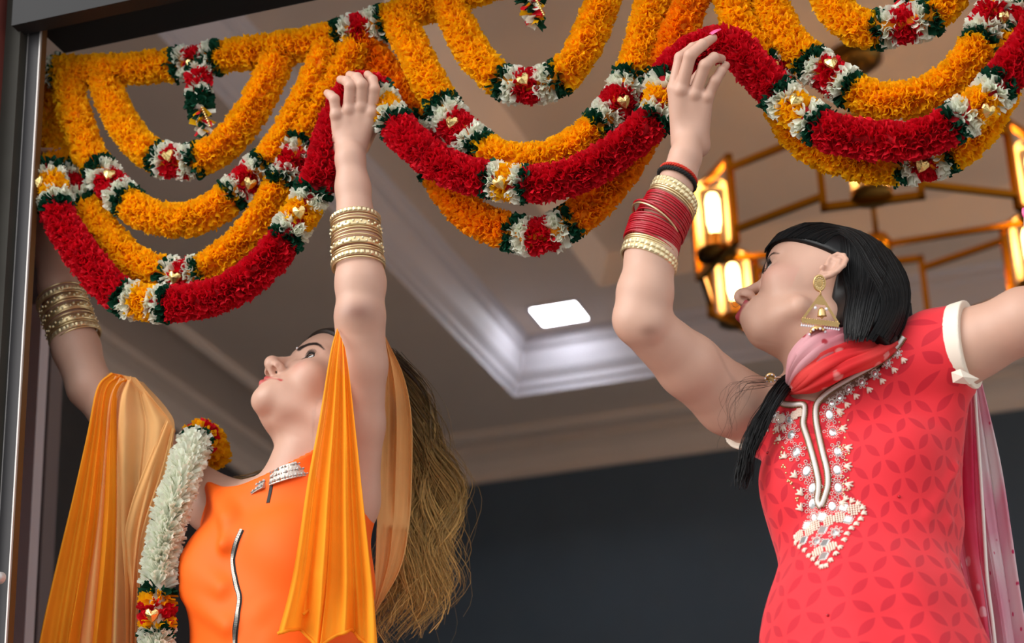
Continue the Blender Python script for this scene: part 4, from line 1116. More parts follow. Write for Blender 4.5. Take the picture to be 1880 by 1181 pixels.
# ================================================================== woman in coral
R2H = np.array([[0.1377, -0.8843, 0.4461], [-0.7135, 0.2238, 0.6639], [-0.6869, -0.4098, -0.6002]])
T2H = np.array([.41700, .01810, -2.72])
SKIN2 = skin_mat('light_skin', (203, 160, 139), (156, 52, 62), (220, 130, 124))
W2 = {}
def build_w2():
    A = torso_axes(20, (-.10, 0)); S, Fr, U = A[:, 0], A[:, 1], A[:, 2]
    to_l, to_c = head_frame(R2H, T2H)
    gd = lambda px, py: depth_y(px, py, GY)
    nb = cs(1508, 725, 2.725); chest = cs(1578, 868, 2.715)
    shR = cs(1408, 762, 2.75); shL = cs(1722, 650, 2.68)
    waist = cs(1588, 1020, 2.65); hip = cs(1612, 1260, 2.545)
    W = gd(1290, 130)-.098
    armR = chain([(1402,768,2.745,.046),(1340,735,2.72,.0465),(1265,672,2.68,.042),(1180,594,2.635,.0335)], 0)
    foreR = chain([(1182,585,2.635,.0335),(1184,540,2.645,.0355),(1195,470,2.665,.0325),(1225,385,2.70,.0265),(1246,325,2.725,.0220),(1258,290,2.735,.0212)], 0)
    armL = chain([(1722,650,2.68,.050),(1790,630,2.655,.0450),(1880,588,2.62,.0415),(2010,560,2.585,.036)], 0)
    foreL = chain([(2010,556,2.585,.0345),(1995,490,2.58,.033),(1962,430,2.585,.023),(1946,412,2.59,.021)], 0)
    def hand(p):
        d = cone(p, cs(1258,290,2.735), cs(1266,250,W-.018), .0212, .0195)
        K = [(1237,163,.0090),(1250,166,.0098),(1275,174,.0096),(1298,178,.0088)]
        for (kx, ky, r), wx in zip(K, (1252, 1260, 1272, 1281)):
            d = smin(d, cone(p, cs(wx,262,W-.014), cs(kx,ky,W-.018-(.006 if kx > 1240 else 0)), .0145, r), .010)
        fg = [[(1237,163,W-.016,.0088),(1249,106,W-.012,.0080),(1272,88,W+.004,.0072),(1294,78,W+.02,.006)],
              [(1250,166,W-.024,.0095),(1267,102,W-.036,.0084),(1290,82,W-.026,.0075),(1309,70,W-.008,.0060)],
              [(1275,174,W-.024,.0092),(1294,120,W-.036,.0082),(1311,106,W-.026,.0073),(1325,108,W-.006,.0058)],
              [(1298,178,W-.022,.0084),(1313,148,W-.030,.0074),(1324,131,W-.024,.0066),(1333,120,W-.008,.0054)]]
        e = None
        for c in fg:
            q = limb(p, chain(c, 0), .003); e = q if e is None else np.minimum(e, q)
        d = smin(d, e, .004)
        for kx, ky, r in K[1:]: d = smin(d, sph(p, cs(kx, ky, W-.030), .0062), .006)
        th = limb(p, chain([(1256,258,W,.0125),(1250,215,W+.022,.0105),(1262,165,W+.035,.0088),(1285,135,W+.038,.007)], 0), .004)
        d = smin(d, th, .008)
        d = smin(d, sph(p, cs(1282,270,W-.012), .0125), .014)
        return d
    def hand_b(p):
        z = 2.595
        d = cone(p, cs(1946,412,2.59), cs(1922,404,z), .021, .02)
        for i, y in enumerate((388, 398, 408, 417)):
            d = smin(d, limb(p, chain([(1925,402,z,.012),(1910,y,z,.009),(1895-(i == 0)*4,y+2,z,.0075),(1888-(i == 0)*3,y+3,z-.01,.006)], 0), .003), .004)
        return smin(d, limb(p, chain([(1925,420,z-.01,.011),(1910,432,z-.025,.009),(1898,430,z-.03,.007)], 0), .003), .006)
    def torso(p):
        d = ellR(p, chest-U*.035, (.119, .088, .145), A)
        d = smin(d, ellR(p, chest+Fr*.058-S*.060-U*.01, (.056, .050, .060), A), .035)
        d = smin(d, ellR(p, chest+Fr*.058+S*.062-U*.01, (.056, .050, .060), A), .035)
        d = smin(d, ellR(p, waist, (.092, .080, .15), A), .06)
        d = smin(d, ellR(p, hip, (.128, .105, .16), A), .08)
        d = smin(d, cone(p, shR, cs(1490,760,2.72), .038, .046), .04)
        d = smin(d, cone(p, shL, cs(1580,722,2.70), .046, .046), .045)
        d = smin(d, cone(p, cs(1734,712,2.67), cs(1700,870,2.665), .028, .030), .03)
        return d
    ne = cs(1186,598,2.618)
    def body(p):
        d = torso(p)+F32(.004)
        d = smin(d, cone(p, to_c((0, -.014, -.04)), nb, .046, .050), .03)
        d = smin(d, limb(p, armR), .035); d = smin(d, limb(p, armL), .035)
        d = smin(d, limb(p, foreR), .012); d = smin(d, limb(p, foreL), .012)
        d = smin(d, sph(p, cs(1160,584,2.632), .021), .02); d = smin(d, sph(p, cs(1192,600,2.618), .0155), .014)
        for a, r, fn in ((cs(1280,180,W), .14, hand), (cs(1920,405,2.595), .10, hand_b)):
            m = sph(p, a, r); i = m < 0
            if i.any(): e = np.maximum(m+.03, .02); e[i] = fn(p[i]); d = np.where(i, smin(d, e, .008), d)
        m = sph(p, T2H, .20); i = m < 0
        if i.any():
            q = to_l(p[i]); h = head_sdf(q, 0., (-.016, .018), .068); h = smin(h, ear_sdf(q, -1), .004); d[i] = smin(d[i], h, .016)
        return d
    W2.update(A=A, S=S, Fr=Fr, U=U, to_l=to_l, to_c=to_c, body=body, torso=torso, chest=chest, waist=waist, hip=hip, nb=nb, W=W, armL=armL, armR=armR, shL=shL, shR=shR)
    parts = []
    V, Q = surface(body, np.array([.05, -.80, -3.0]), np.array([.90, .50, -2.35]), .0044)
    f = (np.linalg.norm(V-T2H, axis=1) < .165) | (np.linalg.norm(V-cs(1282,175,W), axis=1) < .178)
    parts.append((V, Q[~f[Q].all(1)]))
    for c, r, h in ((T2H, .17, .0017), (cs(1282,175,W), .18, .0018)):
        V, Q = surface(body, c-r-.01, c+r+.01, h); g = np.linalg.norm(V-c, axis=1) < r; parts.append((V, Q[g[Q].all(1)]))
    n = 0; Vs = []; Qs = []
    for V, Q in parts:
        u = np.unique(Q); mp = np.full(len(V), -1); mp[u] = np.arange(len(u)); Vs.append(V[u]); Qs.append(mp[Q]+n); n += len(u)
    V = np.concatenate(Vs); Q = np.concatenate(Qs); ql = (V-T2H) @ R2H; near = np.linalg.norm(V-T2H, axis=1) < .2
    bl = np.exp(-(((np.abs(ql[:, 0])-.046)/.018)**2+((ql[:, 2]+.006)/.016)**2))*near*.3*(ql[:, 1] > .03)
    el = np.exp(-(np.linalg.norm((V-cs(1190,607,2.60))*np.array([1, 1.6, .4]), axis=1)/.012)**2)*.5
    base = c2w(hip-U*.8); base[2] = .2
    root = empty('person', base, 'woman in coral printed tunic in profile, one arm raised to the crimson garland', 'person'); W2['root'] = root
    o = mesh_obj('body', c2w(V), Q, SKIN2, root, True, attrs=dict(lip=lip_mask(ql)*near, brow=brow_mask(ql, .0056, -.003)*near, blush=bl, elbow=el)); W2['bodyobj'] = o
    for s_ in (-1, 1): eye_parts(to_c, R2H, o, (.0, .95, .2), s_); lashes(to_c, None, o, s_, LASH, 16, .0062)
    # painted nail on the longest finger
    b = MB(); a = cs(1304,64,W-.014); t = cs(1323,55,W-.002); u_ = t-a; ln = np.linalg.norm(u_); u_ /= ln; nn = np.array([-.35, .75, .55]); nn -= u_*nn.dot(u_); nn /= np.linalg.norm(nn); sd = np.cross(u_, nn); Vn = []
    for i in range(7):
        v = i/6; w_ = .0046*math.sin(math.pi*(.28+.62*v))
        for k in range(5):
            s_ = (k-2)/2; Vn.append(a+u_*ln*v+sd*s_*w_+nn*(.002-.0016*s_*s_+.0015*math.sin(v*3)))
    Fc = [(i*5+k, i*5+k+1, (i+1)*5+k+1, (i+1)*5+k) for i in range(6) for k in range(4)]
    nl = mesh_obj('fingernail', c2w(np.array(Vn)), Fc, PINKN, o)
    b = MB(); b.ball(c2w(cs(1880,391,2.575)), (.003, .003, .0075), 10, 8); b.build('fingernail', PINKN, o)
PINKN = mat('pink_nail_varnish', (244, 96, 150), .12)
build_w2()

# ------------------------------------------------------------------ coral tunic
def coral_mat():
    m = mat('coral_print_cotton', (224, 44, 54), .7, var=.04, scale=25, sheen=.15, spec=.25); nt = m.node_tree; N = nt.nodes; L = nt.links; b = N['Principled BSDF']
    def att(n): a = N.new('ShaderNodeAttribute'); a.attribute_name = n; return a.outputs['Fac']
    def op(o, a, b_=None):
        n = N.new('ShaderNodeMath'); n.operation = o
        for i, v in enumerate((a, b_)):
            if v is None: continue
            if isinstance(v, (int, float)): n.inputs[i].default_value = v
            else: L.new(v, n.inputs[i])
        return n.outputs[0]
    u, v = att('pu'), att('pv')
    def lens(x, y):
        yy = op('ABSOLUTE', op('SUBTRACT', y, op('ROUND', y))); w_ = op('SUBTRACT', op('MULTIPLY', op('ABSOLUTE', op('SINE', op('MULTIPLY', x, math.pi))), .24), .075)
        return op('MULTIPLY', op('SUBTRACT', w_, yy), 40.)
    k = op('MINIMUM', op('MAXIMUM', op('MAXIMUM', lens(u, v), lens(v, u)), 0.), 1.)
    k = op('MULTIPLY', k, .62)
    mx = N.new('ShaderNodeMix'); mx.data_type = 'RGBA'; src = b.inputs['Base Color'].links[0].from_socket
    L.new(k, mx.inputs[0]); L.new(src, mx.inputs[6]); mx.inputs[7].default_value = srgb(176, 10, 38); L.new(mx.outputs[2], b.inputs['Base Color']); return m
CORAL = coral_mat(); CREAM = mat('cream_cuff', (240, 226, 208), .7, var=.03); PLAIN_CORAL = mat('coral_plain', (226, 48, 62), .7)
PIPE = mat('silver_piping', (230, 218, 210), .35, metal=.1); MIRROR = mat('mirror_stone', (232, 234, 234), .16, metal=.75); BEAD = mat('ivory_bead', (240, 214, 196), .4); BRONZEB = mat('dark_gold_bead', (150, 120, 84), .3, metal=.8)
def clothe_w2():
    A, S, Fr, U, torso, chest, waist, hip, nb, root = [W2[k] for k in ('A', 'S', 'Fr', 'U', 'torso', 'chest', 'waist', 'hip', 'nb', 'root')]
    knee = hip-U*.32
    aL, aR = W2['armL'], W2['armR']
    cutL = (cs(1776,568,2.64), cs(1750,695,2.66)); 
    axL = aL[1][0]-aL[0][0]; axL /= np.linalg.norm(axL); axL = axL*.97+np.array([.10, -.12, 0]); axL /= np.linalg.norm(axL); pL = cs(1766,636,2.66)
    axR = aR[2][0]-aR[0][0]; axR /= np.linalg.norm(axR); pR = cs(1388,764,2.735)
    ridge = [((1660,1010,2.58),(1740,960,2.60)),((1660,1050,2.57),(1750,1030,2.585)),((1700,950,2.58),(1755,860,2.62))]
    def shell(p):
        d = torso(p)-F32(.008)
        d = smin(d, cone(p, hip+U*.06, knee, .112, .18), .07)
        rel = p-_v(hip); a, f, u = rel @ _v(S), rel @ _v(Fr), rel @ _v(U); th = np.arctan2(a, f)
        d = d-np.clip((.22-u)/.5, 0, 1)*.006*(1+np.sin(th*9+u*3+1))
        d = d+.0012*np.sin(u*62+a*30+2*np.sin(a*20))*np.clip((a+.02)/.1, 0, 1)
        for q0, q1 in ridge: d = smin(d, cone(p, cs(*q0), cs(*q1), .002, .003), .016)
        sl = smin(limb(p, aL[:3])-F32(.009), 10., .01); sl = np.maximum(sl, (p-_v(pL)) @ _v(axL)); d = smin(d, sl, .02)
        sr = limb(p, aR[:3])-F32(.007); sr = np.maximum(sr, (p-_v(pR)) @ _v(axR)); d = smin(d, sr, .015)
        return d
    opening = [(cs(1478,706,2.69), .024), (cs(1520,696,2.66), .026), (cs(1580,660,2.66), .024), (cs(1630,630,2.675), .016)]
    def kurta(p):
        d = shell(p)
        # neck opening reaches from the chest up past the throat
        o = limb(p, opening, .02); o = smin(o, limb(p, [(q+UPC*.05+np.array([0, 0, -.03]), r+.015) for q, r in opening], .02), .02)
        d = smax(d, -o, .004)
        d = smax(d, -((p-_v(knee)) @ _v(U)), .004)
        return d
    W2['kurta'] = kurta; W2['shell'] = shell
    V, Q = surface(kurta, np.array([.20, -1.05, -3.0]), np.array([.75, .12, -2.2]), .0042, 1)
    rel = V-chest; th = rel @ S; c = .0325
    ang = np.arctan2(rel @ S, rel @ Fr+.02); uu = ang*.150
    uu = uu*1.08; vv = (rel @ U)*.86; pu = (uu+vv)/c/1.414+.2; pv = (uu-vv)/c/1.414+.35
    ku = mesh_obj('tunic', c2w(V), Q, CORAL, root, attrs=dict(pu=pu, pv=pv)); tag(ku, 'coral tunic printed with crimson leaf lattice')
    # cream cuff
    def cuff(p):
        d = limb(p, aL[:3])-F32(.0105); t = (p-_v(pL)) @ _v(axL); return np.maximum(np.maximum(d, t-F32(.012)), F32(-.010)-t)
    V, Q = surface(cuff, pL-.09, pL+.09, .0022, 1); cf = mesh_obj('cuff', c2w(V), Q, CREAM, ku)
    # loose turned-up corner of the cuff
    q0 = cs(1750,690,2.615); Vv = [cs(1747,684,2.612), cs(1763,678,2.606), cs(1798,696,2.615), cs(1780,706,2.612), cs(1750,703,2.614), cs(1768,692,2.602)]
    mesh_obj('cuff_corner', c2w(np.array([v+np.array([0, 0, dz]) for dz in (0, -.002) for v in Vv])), [(0,1,5),(1,2,5),(2,3,5),(3,4,5),(4,0,5),(6,11,7),(7,11,8),(8,11,9),(9,11,10),(10,11,6),(0,6,7,1),(1,7,8,2),(2,8,9,3),(3,9,10,4),(4,10,6,0)], CREAM, ku, False)
    def cuffR(p):
        d = limb(p, aR[:3])-F32(.0085); t = (p-_v(pR)) @ _v(axR); return np.maximum(np.maximum(d, t-F32(.004)), F32(-.004)-t)
    V, Q = surface(cuffR, pR-.08, pR+.08, .0026, 1); mesh_obj('cuff', c2w(V), Q, CREAM, ku)
    # trousers, shoes (below the picture)
    for s_ in (-1, 1):
        a = c2w(hip+S*s_*.085-U*.2); f = a.copy(); f[2] = .27
        V, Fc = tube_geo(crom([a, (a+f)/2, f], 12), np.linspace(.085, .05, 12), 16); mesh_obj('trouser_leg', V, Fc, CREAM, root)
        shoe(root, f, c2w(Fr)-c2w(np.zeros(3)))
    # ---------------- embroidery
    gx = np.arange(1385, 1700, 5.); gy = np.arange(600, 1150, 5.); GX, GY_ = np.meshgrid(gx, gy)
    Hp, Hn, Ho = trace_many(np.stack([GX.ravel(), GY_.ravel()], 1), shell)
    Hp = Hp.reshape(GX.shape+(3,)); Hn = Hn.reshape(GX.shape+(3,)); Ho = Ho.reshape(GX.shape)
    def hit(px, py):
        fx = np.clip((px-1385)/5., 0, len(gx)-1.001); fy = np.clip((py-600)/5., 0, len(gy)-1.001); i, j = int(fy), int(fx); a, b_ = fy-i, fx-j
        if not Ho[i:i+2, j:j+2].all(): return None
        f = lambda G: G[i, j]*(1-a)*(1-b_)+G[i+1, j]*a*(1-b_)+G[i, j+1]*(1-a)*b_+G[i+1, j+1]*a*b_
        n_ = f(Hn); return f(Hp), n_/np.linalg.norm(n_)
    def piping(pts, rad, m, name, n=90, lift=.0015, beads=False):
        P = crom(np.array(pts, float), n); H = [hit(*p) for p in P]; C = np.array([h[0]+h[1]*lift for h in H if h])
        C[1:-1] = (C[:-2]+C[1:-1]*2+C[2:])/4
        b = MB()
        if beads:
            L = np.concatenate([[0], np.cumsum(np.linalg.norm(np.diff(C, axis=0), axis=1))]); k = int(L[-1]/(rad*1.9))
            s_ = np.linspace(0, L[-1], k); Q_ = np.stack([np.interp(s_, L, C[:, j]) for j in range(3)], 1)
            for q in c2w(Q_): b.ball(q, rad, 6, 4)
            o = b.build(name, m, ku); o['kind'] = 'stuff'; return o
        b.tube(c2w(C), rad, 8); return b.build(name, m, ku)
    right = [(1660,620),(1650,634),(1630,655),(1598,676),(1560,697),(1528,716),(1508,732),(1499,746),(1498,770),(1503,800),(1511,835),(1518,862),(1520,890),(1514,914),(1508,930)]
    left = [(1508,932),(1501,920),(1503,900),(1502,880),(1494,845),(1484,810),(1475,780),(1477,760),(1476,744),(1456,744),(1436,741),(1438,726),(1446,716)]
    for pts in (right, left):
        piping(pts, .0031, PIPE, 'silver_piping', 120)
        off = np.array(pts, float); t = np.gradient(off, axis=0); t /= np.linalg.norm(t, axis=1)[:, None]; nn = np.stack([t[:, 1], -t[:, 0]], 1)
        for sg in (-1, 1): piping(off+nn*sg*5.0, .0012, BRONZEB, 'bead_edging', 120, .0012, True)
    piping([(1507,920),(1507,890),(1500,850),(1492,810),(1487,780),(1487,752)], .0003, PLAIN_CORAL, 'slit_seam', 50, .0002)
    def frame_at(px, py, ang):
        h = hit(px, py)
        if h is None: return None
        p, n_ = h; u = np.array([math.cos(ang), math.sin(ang), 0]); u = u-n_*u.dot(n_); u /= np.linalg.norm(u); return p, n_, u, np.cross(n_, u)
    def gem(b, p, n_, u, v, rx, ry, hgt, k=10):
        V = [p+n_*hgt]+[p+n_*hgt*.75+u*math.cos(t)*rx*.7+v*math.sin(t)*ry*.7 for t in np.arange(k)*2*math.pi/k]+[p+u*math.cos(t)*rx+v*math.sin(t)*ry for t in np.arange(k)*2*math.pi/k]
        b.add(c2w(np.array(V)), [(0, 1+i, 1+(i+1) % k) for i in range(k)]+[(1+i, 1+k+i, 1+k+(i+1) % k, 1+(i+1) % k) for i in range(k)])
    def rosette(px, py, s_, ang=0., kind='round'):
        f = frame_at(px, py, ang)
        if f is None: return
        p, n_, u, v = f; s_ = s_/1360.
        e = empty('mirror_motif', c2w(p)-world_loc(ku), parent=ku)
        e.location = Vector(c2w(p)-world_loc(ku))
        b = MB()
        if kind == 'round': gem(b, p, n_, u, v, s_*.55, s_*.72, .0022, 12)
        else:
            q = [p+(u+v)*0+u*s_*.8, p+v*s_*.8, p-u*s_*.8, p-v*s_*.8]; V = q+[x+n_*.0018-(x-p)*.2 for x in q]
            b.add(c2w(np.array(V)), [(4,5,6,7),(0,1,5,4),(1,2,6,5),(2,3,7,6),(3,0,4,7)])
        mesh_obj_parts = b
        mo = mesh_obj('mirror', np.concatenate(b.V), b.F, MIRROR, None, False); reparent(mo, ku)
        d = MB(); k = 18
        for i in range(k):
            t = 2*math.pi*i/k
            if kind == 'round': c = p+u*math.cos(t)*s_*.68+v*math.sin(t)*s_*.86
            else:
                w_ = abs(math.cos(t))+abs(math.sin(t)); c = p+(u*math.cos(t)+v*math.sin(t))*s_*.92/w_
            d.ball(c2w(c+n_*.0006), .0010, 6, 4)
        if kind == 'round':
            for i in range(8):
                t = 2*math.pi*(i+.5)/8; c = p+u*math.cos(t)*s_*1.08+v*math.sin(t)*s_*1.22
                V, Fc = ring_geo(c+n_*.0006, n_, s_*.2, [(-.0005, 0), (0, .0007), (.0005, 0)], 9); d.add(c2w(V), Fc)
        o = d.build('bead_ring', PIPE, None); reparent(o, ku); o['kind'] = 'stuff'
        bpy.data.objects.remove(e)
    def fork(px, py, ang, s_=13):
        f = frame_at(px, py, ang)
        if f is None: return
        p, n_, u, v = f; s_ = s_/1360.; b = MB()
        for a_ in (-.75, 0, .75):
            dv = u*math.cos(a_)+v*math.sin(a_); b.tube(c2w(np.array([p-u*s_*.3+n_*.0008, p+dv*s_*.3+n_*.0022, p+dv*s_*.85+n_*.001])), [.0013, .0018, .0011], 6)
        o = b.build('bead_sprig', BEAD, None); reparent(o, ku)
    def ball_cluster(px, py, s_):
        f = frame_at(px, py, 0); 
        if f is None: return
        p, n_, u, v = f; b = MB(); s_ = s_/1360.
        for i in range(5):
            for j in range(5):
                if abs(i-2)+abs(j-2) > 3: continue
                b.ball(c2w(p+u*(i-2)*s_*.34+v*(j-2)*s_*.34+n_*.001), .0018, 6, 4)
        o = b.build('bead_cluster', BEAD, None); reparent(o, ku); o['kind'] = 'stuff'
    R_ = [(1523,762),(1529,794),(1538,829),(1537,863),(1539,896),(1528,930)]
    for i, (x, y) in enumerate(R_): rosette(x, y, 14, .2); fork(x+17, y-6, -.4+.2*(i % 2))
    L_ = [(1452,798),(1462,830),(1481,865),(1492,897),(1492,925)]
    for i, (x, y) in enumerate(L_): rosette(x, y, 14.5, -.3); fork(x-20, y+10, 2.5)
    for x, y in [(1419,762),(1411,750),(1449,771),(1431,772)]: rosette(x, y, 11.5, .5)
    for x, y, a_ in [(1398,774,2.3),(1410,784,2.1),(1428,786,1.9),(1440,784,1.5)]: fork(x, y, -a_, 12)
    for x, y in [(1434,769),(1460,763),(1468,758)]: ball_cluster(x, y, 9)
    for x, y, a_ in [(1640,640,.9),(1622,658,.7),(1600,678,.6),(1576,694,.5),(1552,706,.5),(1536,722,.6),(1522,733,.6)]:
        rosette(x+6, y+8, 8.5, a_-.4); fork(x+18, y+20, -.9, 10)
    for x, y in [(1549,932),(1557,955),(1510,950),(1511,974),(1513,1022),(1515,998),(1476,993),(1482,966)]: rosette(x, y, 13.5, .35, 'sq')
    for x, y in [(1568,937),(1541,951),(1523,957),(1496,967),(1488,975),(1527,1005),(1502,1014),(1468,985)]: ball_cluster(x, y, 13)
    for x, y in [(1534,978),(1499,994),(1495,951)]: rosette(x, y, 11, .1)
    edge = [(1552,918),(1563,922),(1574,927),(1582,934),(1584,944),(1578,955),(1570,964),(1561,972),(1553,982),(1548,993),(1541,1006),(1535,1016),(1527,1028),(1519,1038),(1511,1040),(1504,1034),(1496,1026),(1488,1020),(1480,1010),(1471,1003),(1464,996),(1463,985)]
    cx_, cy_ = 1518, 975
    for x, y in edge: fork(x, y, math.atan2(-(y-cy_), x-cx_), 9)
    # little seed sequins scattered beside the border
    b = MB(); g = np.random.default_rng(4)
    for (x0, y0), (x1, y1), off in ((R_[0], R_[-1], 26), (L_[0], L_[-1], -26)):
        for i in range(26):
            t = i/25; h = hit(x0+(x1-x0)*t+off+g.normal(0, 5), y0+(y1-y0)*t+g.normal(0, 5))
            if h: b.ball(c2w(h[0]+h[1]*.0004), .0016, 6, 4)
    o = b.build('gold_sequins', GOLD, ku); o['kind'] = 'stuff'
    for x, y in ((1410,832),(1650,912),(1617,693),(1520,1130)):
        h = hit(x, y); m_ = MB(); m_.ball(c2w(h[0]+h[1]*.0006), .0022, 8, 5); m_.build('red_crystal', REDB, ku)
def reparent(o, par):
    w_ = world_loc(par); n = len(o.data.vertices); V = np.empty(n*3); o.data.vertices.foreach_get('co', V); V = V.reshape(-1, 3)-w_
    o.data.vertices.foreach_set('co', V.ravel()); o.data.update(); o.parent = par
clothe_w2()
# ------------------------------------------------------------------ hair, scarf and jewellery of the woman in coral
BLACKH = mat('black_hair', (9, 8, 9), .4, var=.25, scale=70, spec=.3)
def CAPD(q): return smin(smin(ell(q, (0, .0, .052), (.072, .092, .068)), ell(q, (0, .045, .065), (.058, .052, .050)), .02)-F32(.0065), ell(q, (0, -.074, -.022), (.064, .046, .085)), .035)
def hair_w2():
    root = W2['root']; tl, tc = W2['to_l'], W2['to_c']
    def cap(p):
        q = tl(p)
        d = CAPD(q)
        # smooth side hair swept over the temple to the ear
        keep = np.maximum(q[:, 2]-.036-q[:, 1]*.25, -.020-q[:, 1])
        earcut = ell(q, (-.080, -.003, -.006), (.022, .014, .026))
        d = smax(smax(d, -keep, .006), -.058-q[:, 2], .01); return smax(d, -earcut, .006)
    V, Q = surface(cap, T2H-.19, T2H+.19, .0026)
    V = np.asarray(V); mesh_obj('hair_cap', c2w(V), Q, BLACKH, root)
    g = np.random.default_rng(21); mb = MB(); al = []
    # combed strands over the cap
    capn = lambda p: cap(p)
    n = 420; st = []; 
    for i in range(n):
        t = g.uniform(0, 1); side = -1 if g.uniform() < .85 else 1
        y0 = .085-.075*t; z0 = .036+y0*.25+.004; x0 = side*(.012+.066*min(1, t*1.3))
        P = [(x0, y0, z0), (x0*1.1, y0*.35-.01, z0*.6+.075-.03*t), (x0*.95, -.055, .075-.05*t), (x0*.8, -.10, .03-.06*t), (x0*.7, -.105, -.04-.05*t), (x0*.6, -.10, -.09-.02*t)]
        st.append(crom(P, 24))
    for i in range(260):
        t = g.uniform(0, 1); x0 = -.079+.004*g.normal()
        P = [(x0, -.004-.085*t, .062), (x0, -.022-.072*t, .025), (x0*.92, -.036-.06*t, -.02), (x0*.8, -.05-.05*t, -.06), (x0*.7, -.06-.045*t, -.10), (x0*.6, -.07-.04*t, -.115)]
        st.append(crom(P, 24))
    n = len(st)
    st = np.array(st); C = tc(st.reshape(-1, 3)); C, _ = drop_to(C, lambda p: CAPD(tl(p)), .0006)
    C = C.reshape(n, 24, 3)+g.normal(0, .0006, (n, 1, 3))
    for c in C:
        py = CY-F_PX*c[:, 1]/-c[:, 2]; lim = g.uniform(604, 632); k = len(c) if (py < lim).all() else int(np.argmax(py >= lim))
        if k > 4: mb.add(*tube_geo(c2w(c[:k]), .0006*np.linspace(.6, 1, k), 3, cap=False))
    # hair falling behind the neck to the back
    A_ = [cs(1556,560,2.79), cs(1545,640,2.82), cs(1540,760,2.84), cs(1545,900,2.83)]; B_ = [cs(1668,560,2.80), cs(1672,640,2.83), cs(1660,760,2.85), cs(1650,900,2.84)]
    strands(mb, None, (A_, B_), 120, .0045, .006, 31, 14, 5, .5)
    # long lock in front of the far shoulder
    A_ = [cs(1470,672,2.70), cs(1428,708,2.675), cs(1388,770,2.66), cs(1362,840,2.655), cs(1352,905,2.65)]; B_ = [cs(1474,694,2.69), cs(1442,718,2.668), cs(1402,784,2.655), cs(1376,848,2.65), cs(1362,912,2.648)]
    strands(mb, None, (A_, B_), 130, .0024, .004, 32, 20, 5, .3); strands(mb, None, (A_, B_), 220, .0008, .006, 33, 20, 3, .45)
    # loose wisps
    A_ = [cs(1452,690,2.68), cs(1400,698,2.66), cs(1345,700,2.645), cs(1322,728,2.64), cs(1326,790,2.63)]; B_ = [cs(1452,700,2.68), cs(1405,704,2.66), cs(1372,712,2.645), cs(1352,760,2.64), cs(1340,830,2.63)]
    strands(mb, None, (A_, B_), 16, .00035, .01, 34, 20, 3, .5)
    o = mb.build('long_hair', BLACKH, root); o['kind'] = 'stuff'; tag(o, 'long straight black hair')
hair_w2()
def dotted(name, c0, c1, dots, scale, alpha, thr=.12):
    """light cotton with blotchy dye and small printed dots"""
    m = mat(name, c0, .8, trans=.4, spec=.1, alpha=alpha); nt = m.node_tree; N = nt.nodes; L = nt.links; b = N['Principled BSDF']
    tcn = N.new('ShaderNodeTexCoord'); nz = N.new('ShaderNodeTexNoise'); nz.inputs['Scale'].default_value = 9; nz.inputs['Detail'].default_value = 1; L.new(tcn.outputs['Object'], nz.inputs['Vector'])
    rp = N.new('ShaderNodeValToRGB'); rp.color_ramp.elements[0].position = .40; rp.color_ramp.elements[1].position = .60
    rp.color_ramp.elements[0].color = srgb(*c0); rp.color_ramp.elements[1].color = srgb(*c1); L.new(nz.outputs['Fac'], rp.inputs[0])
    vo = N.new('ShaderNodeTexVoronoi'); vo.inputs['Scale'].default_value = scale; L.new(tcn.outputs['Object'], vo.inputs['Vector'])
    rr = N.new('ShaderNodeValToRGB'); rr.color_ramp.elements[0].position = thr; rr.color_ramp.elements[0].color = (1,1,1,1); rr.color_ramp.elements[1].position = thr+.06; rr.color_ramp.elements[1].color = (0,0,0,1)
    L.new(vo.outputs['Distance'], rr.inputs[0]); mx = N.new('ShaderNodeMix'); mx.data_type = 'RGBA'; L.new(rr.outputs[0], mx.inputs[0]); L.new(rp.outputs[0], mx.inputs[6]); mx.inputs[7].default_value = srgb(*dots)
    L.new(mx.outputs[2], b.inputs['Base Color'])
    for n in N:
        if n.type == 'BSDF_TRANSLUCENT': L.new(mx.outputs[2], n.inputs['Color'])
    return m
SC_CORAL = dotted('coral_tie_dye', (240, 62, 66), (246, 96, 90), (255, 176, 170), 26, .96, .16)
SC_PINK = dotted('pale_pink_print', (236, 158, 168), (244, 190, 196), (196, 70, 80), 34, .94, .12)
SC_WHITE = dotted('white_pink_print', (244, 222, 226), (238, 170, 190), (214, 60, 110), 42, .92, .10)
SC_MAG = dotted('magenta_tie_dye', (226, 52, 96), (240, 110, 130), (252, 196, 204), 28, .93, .17)
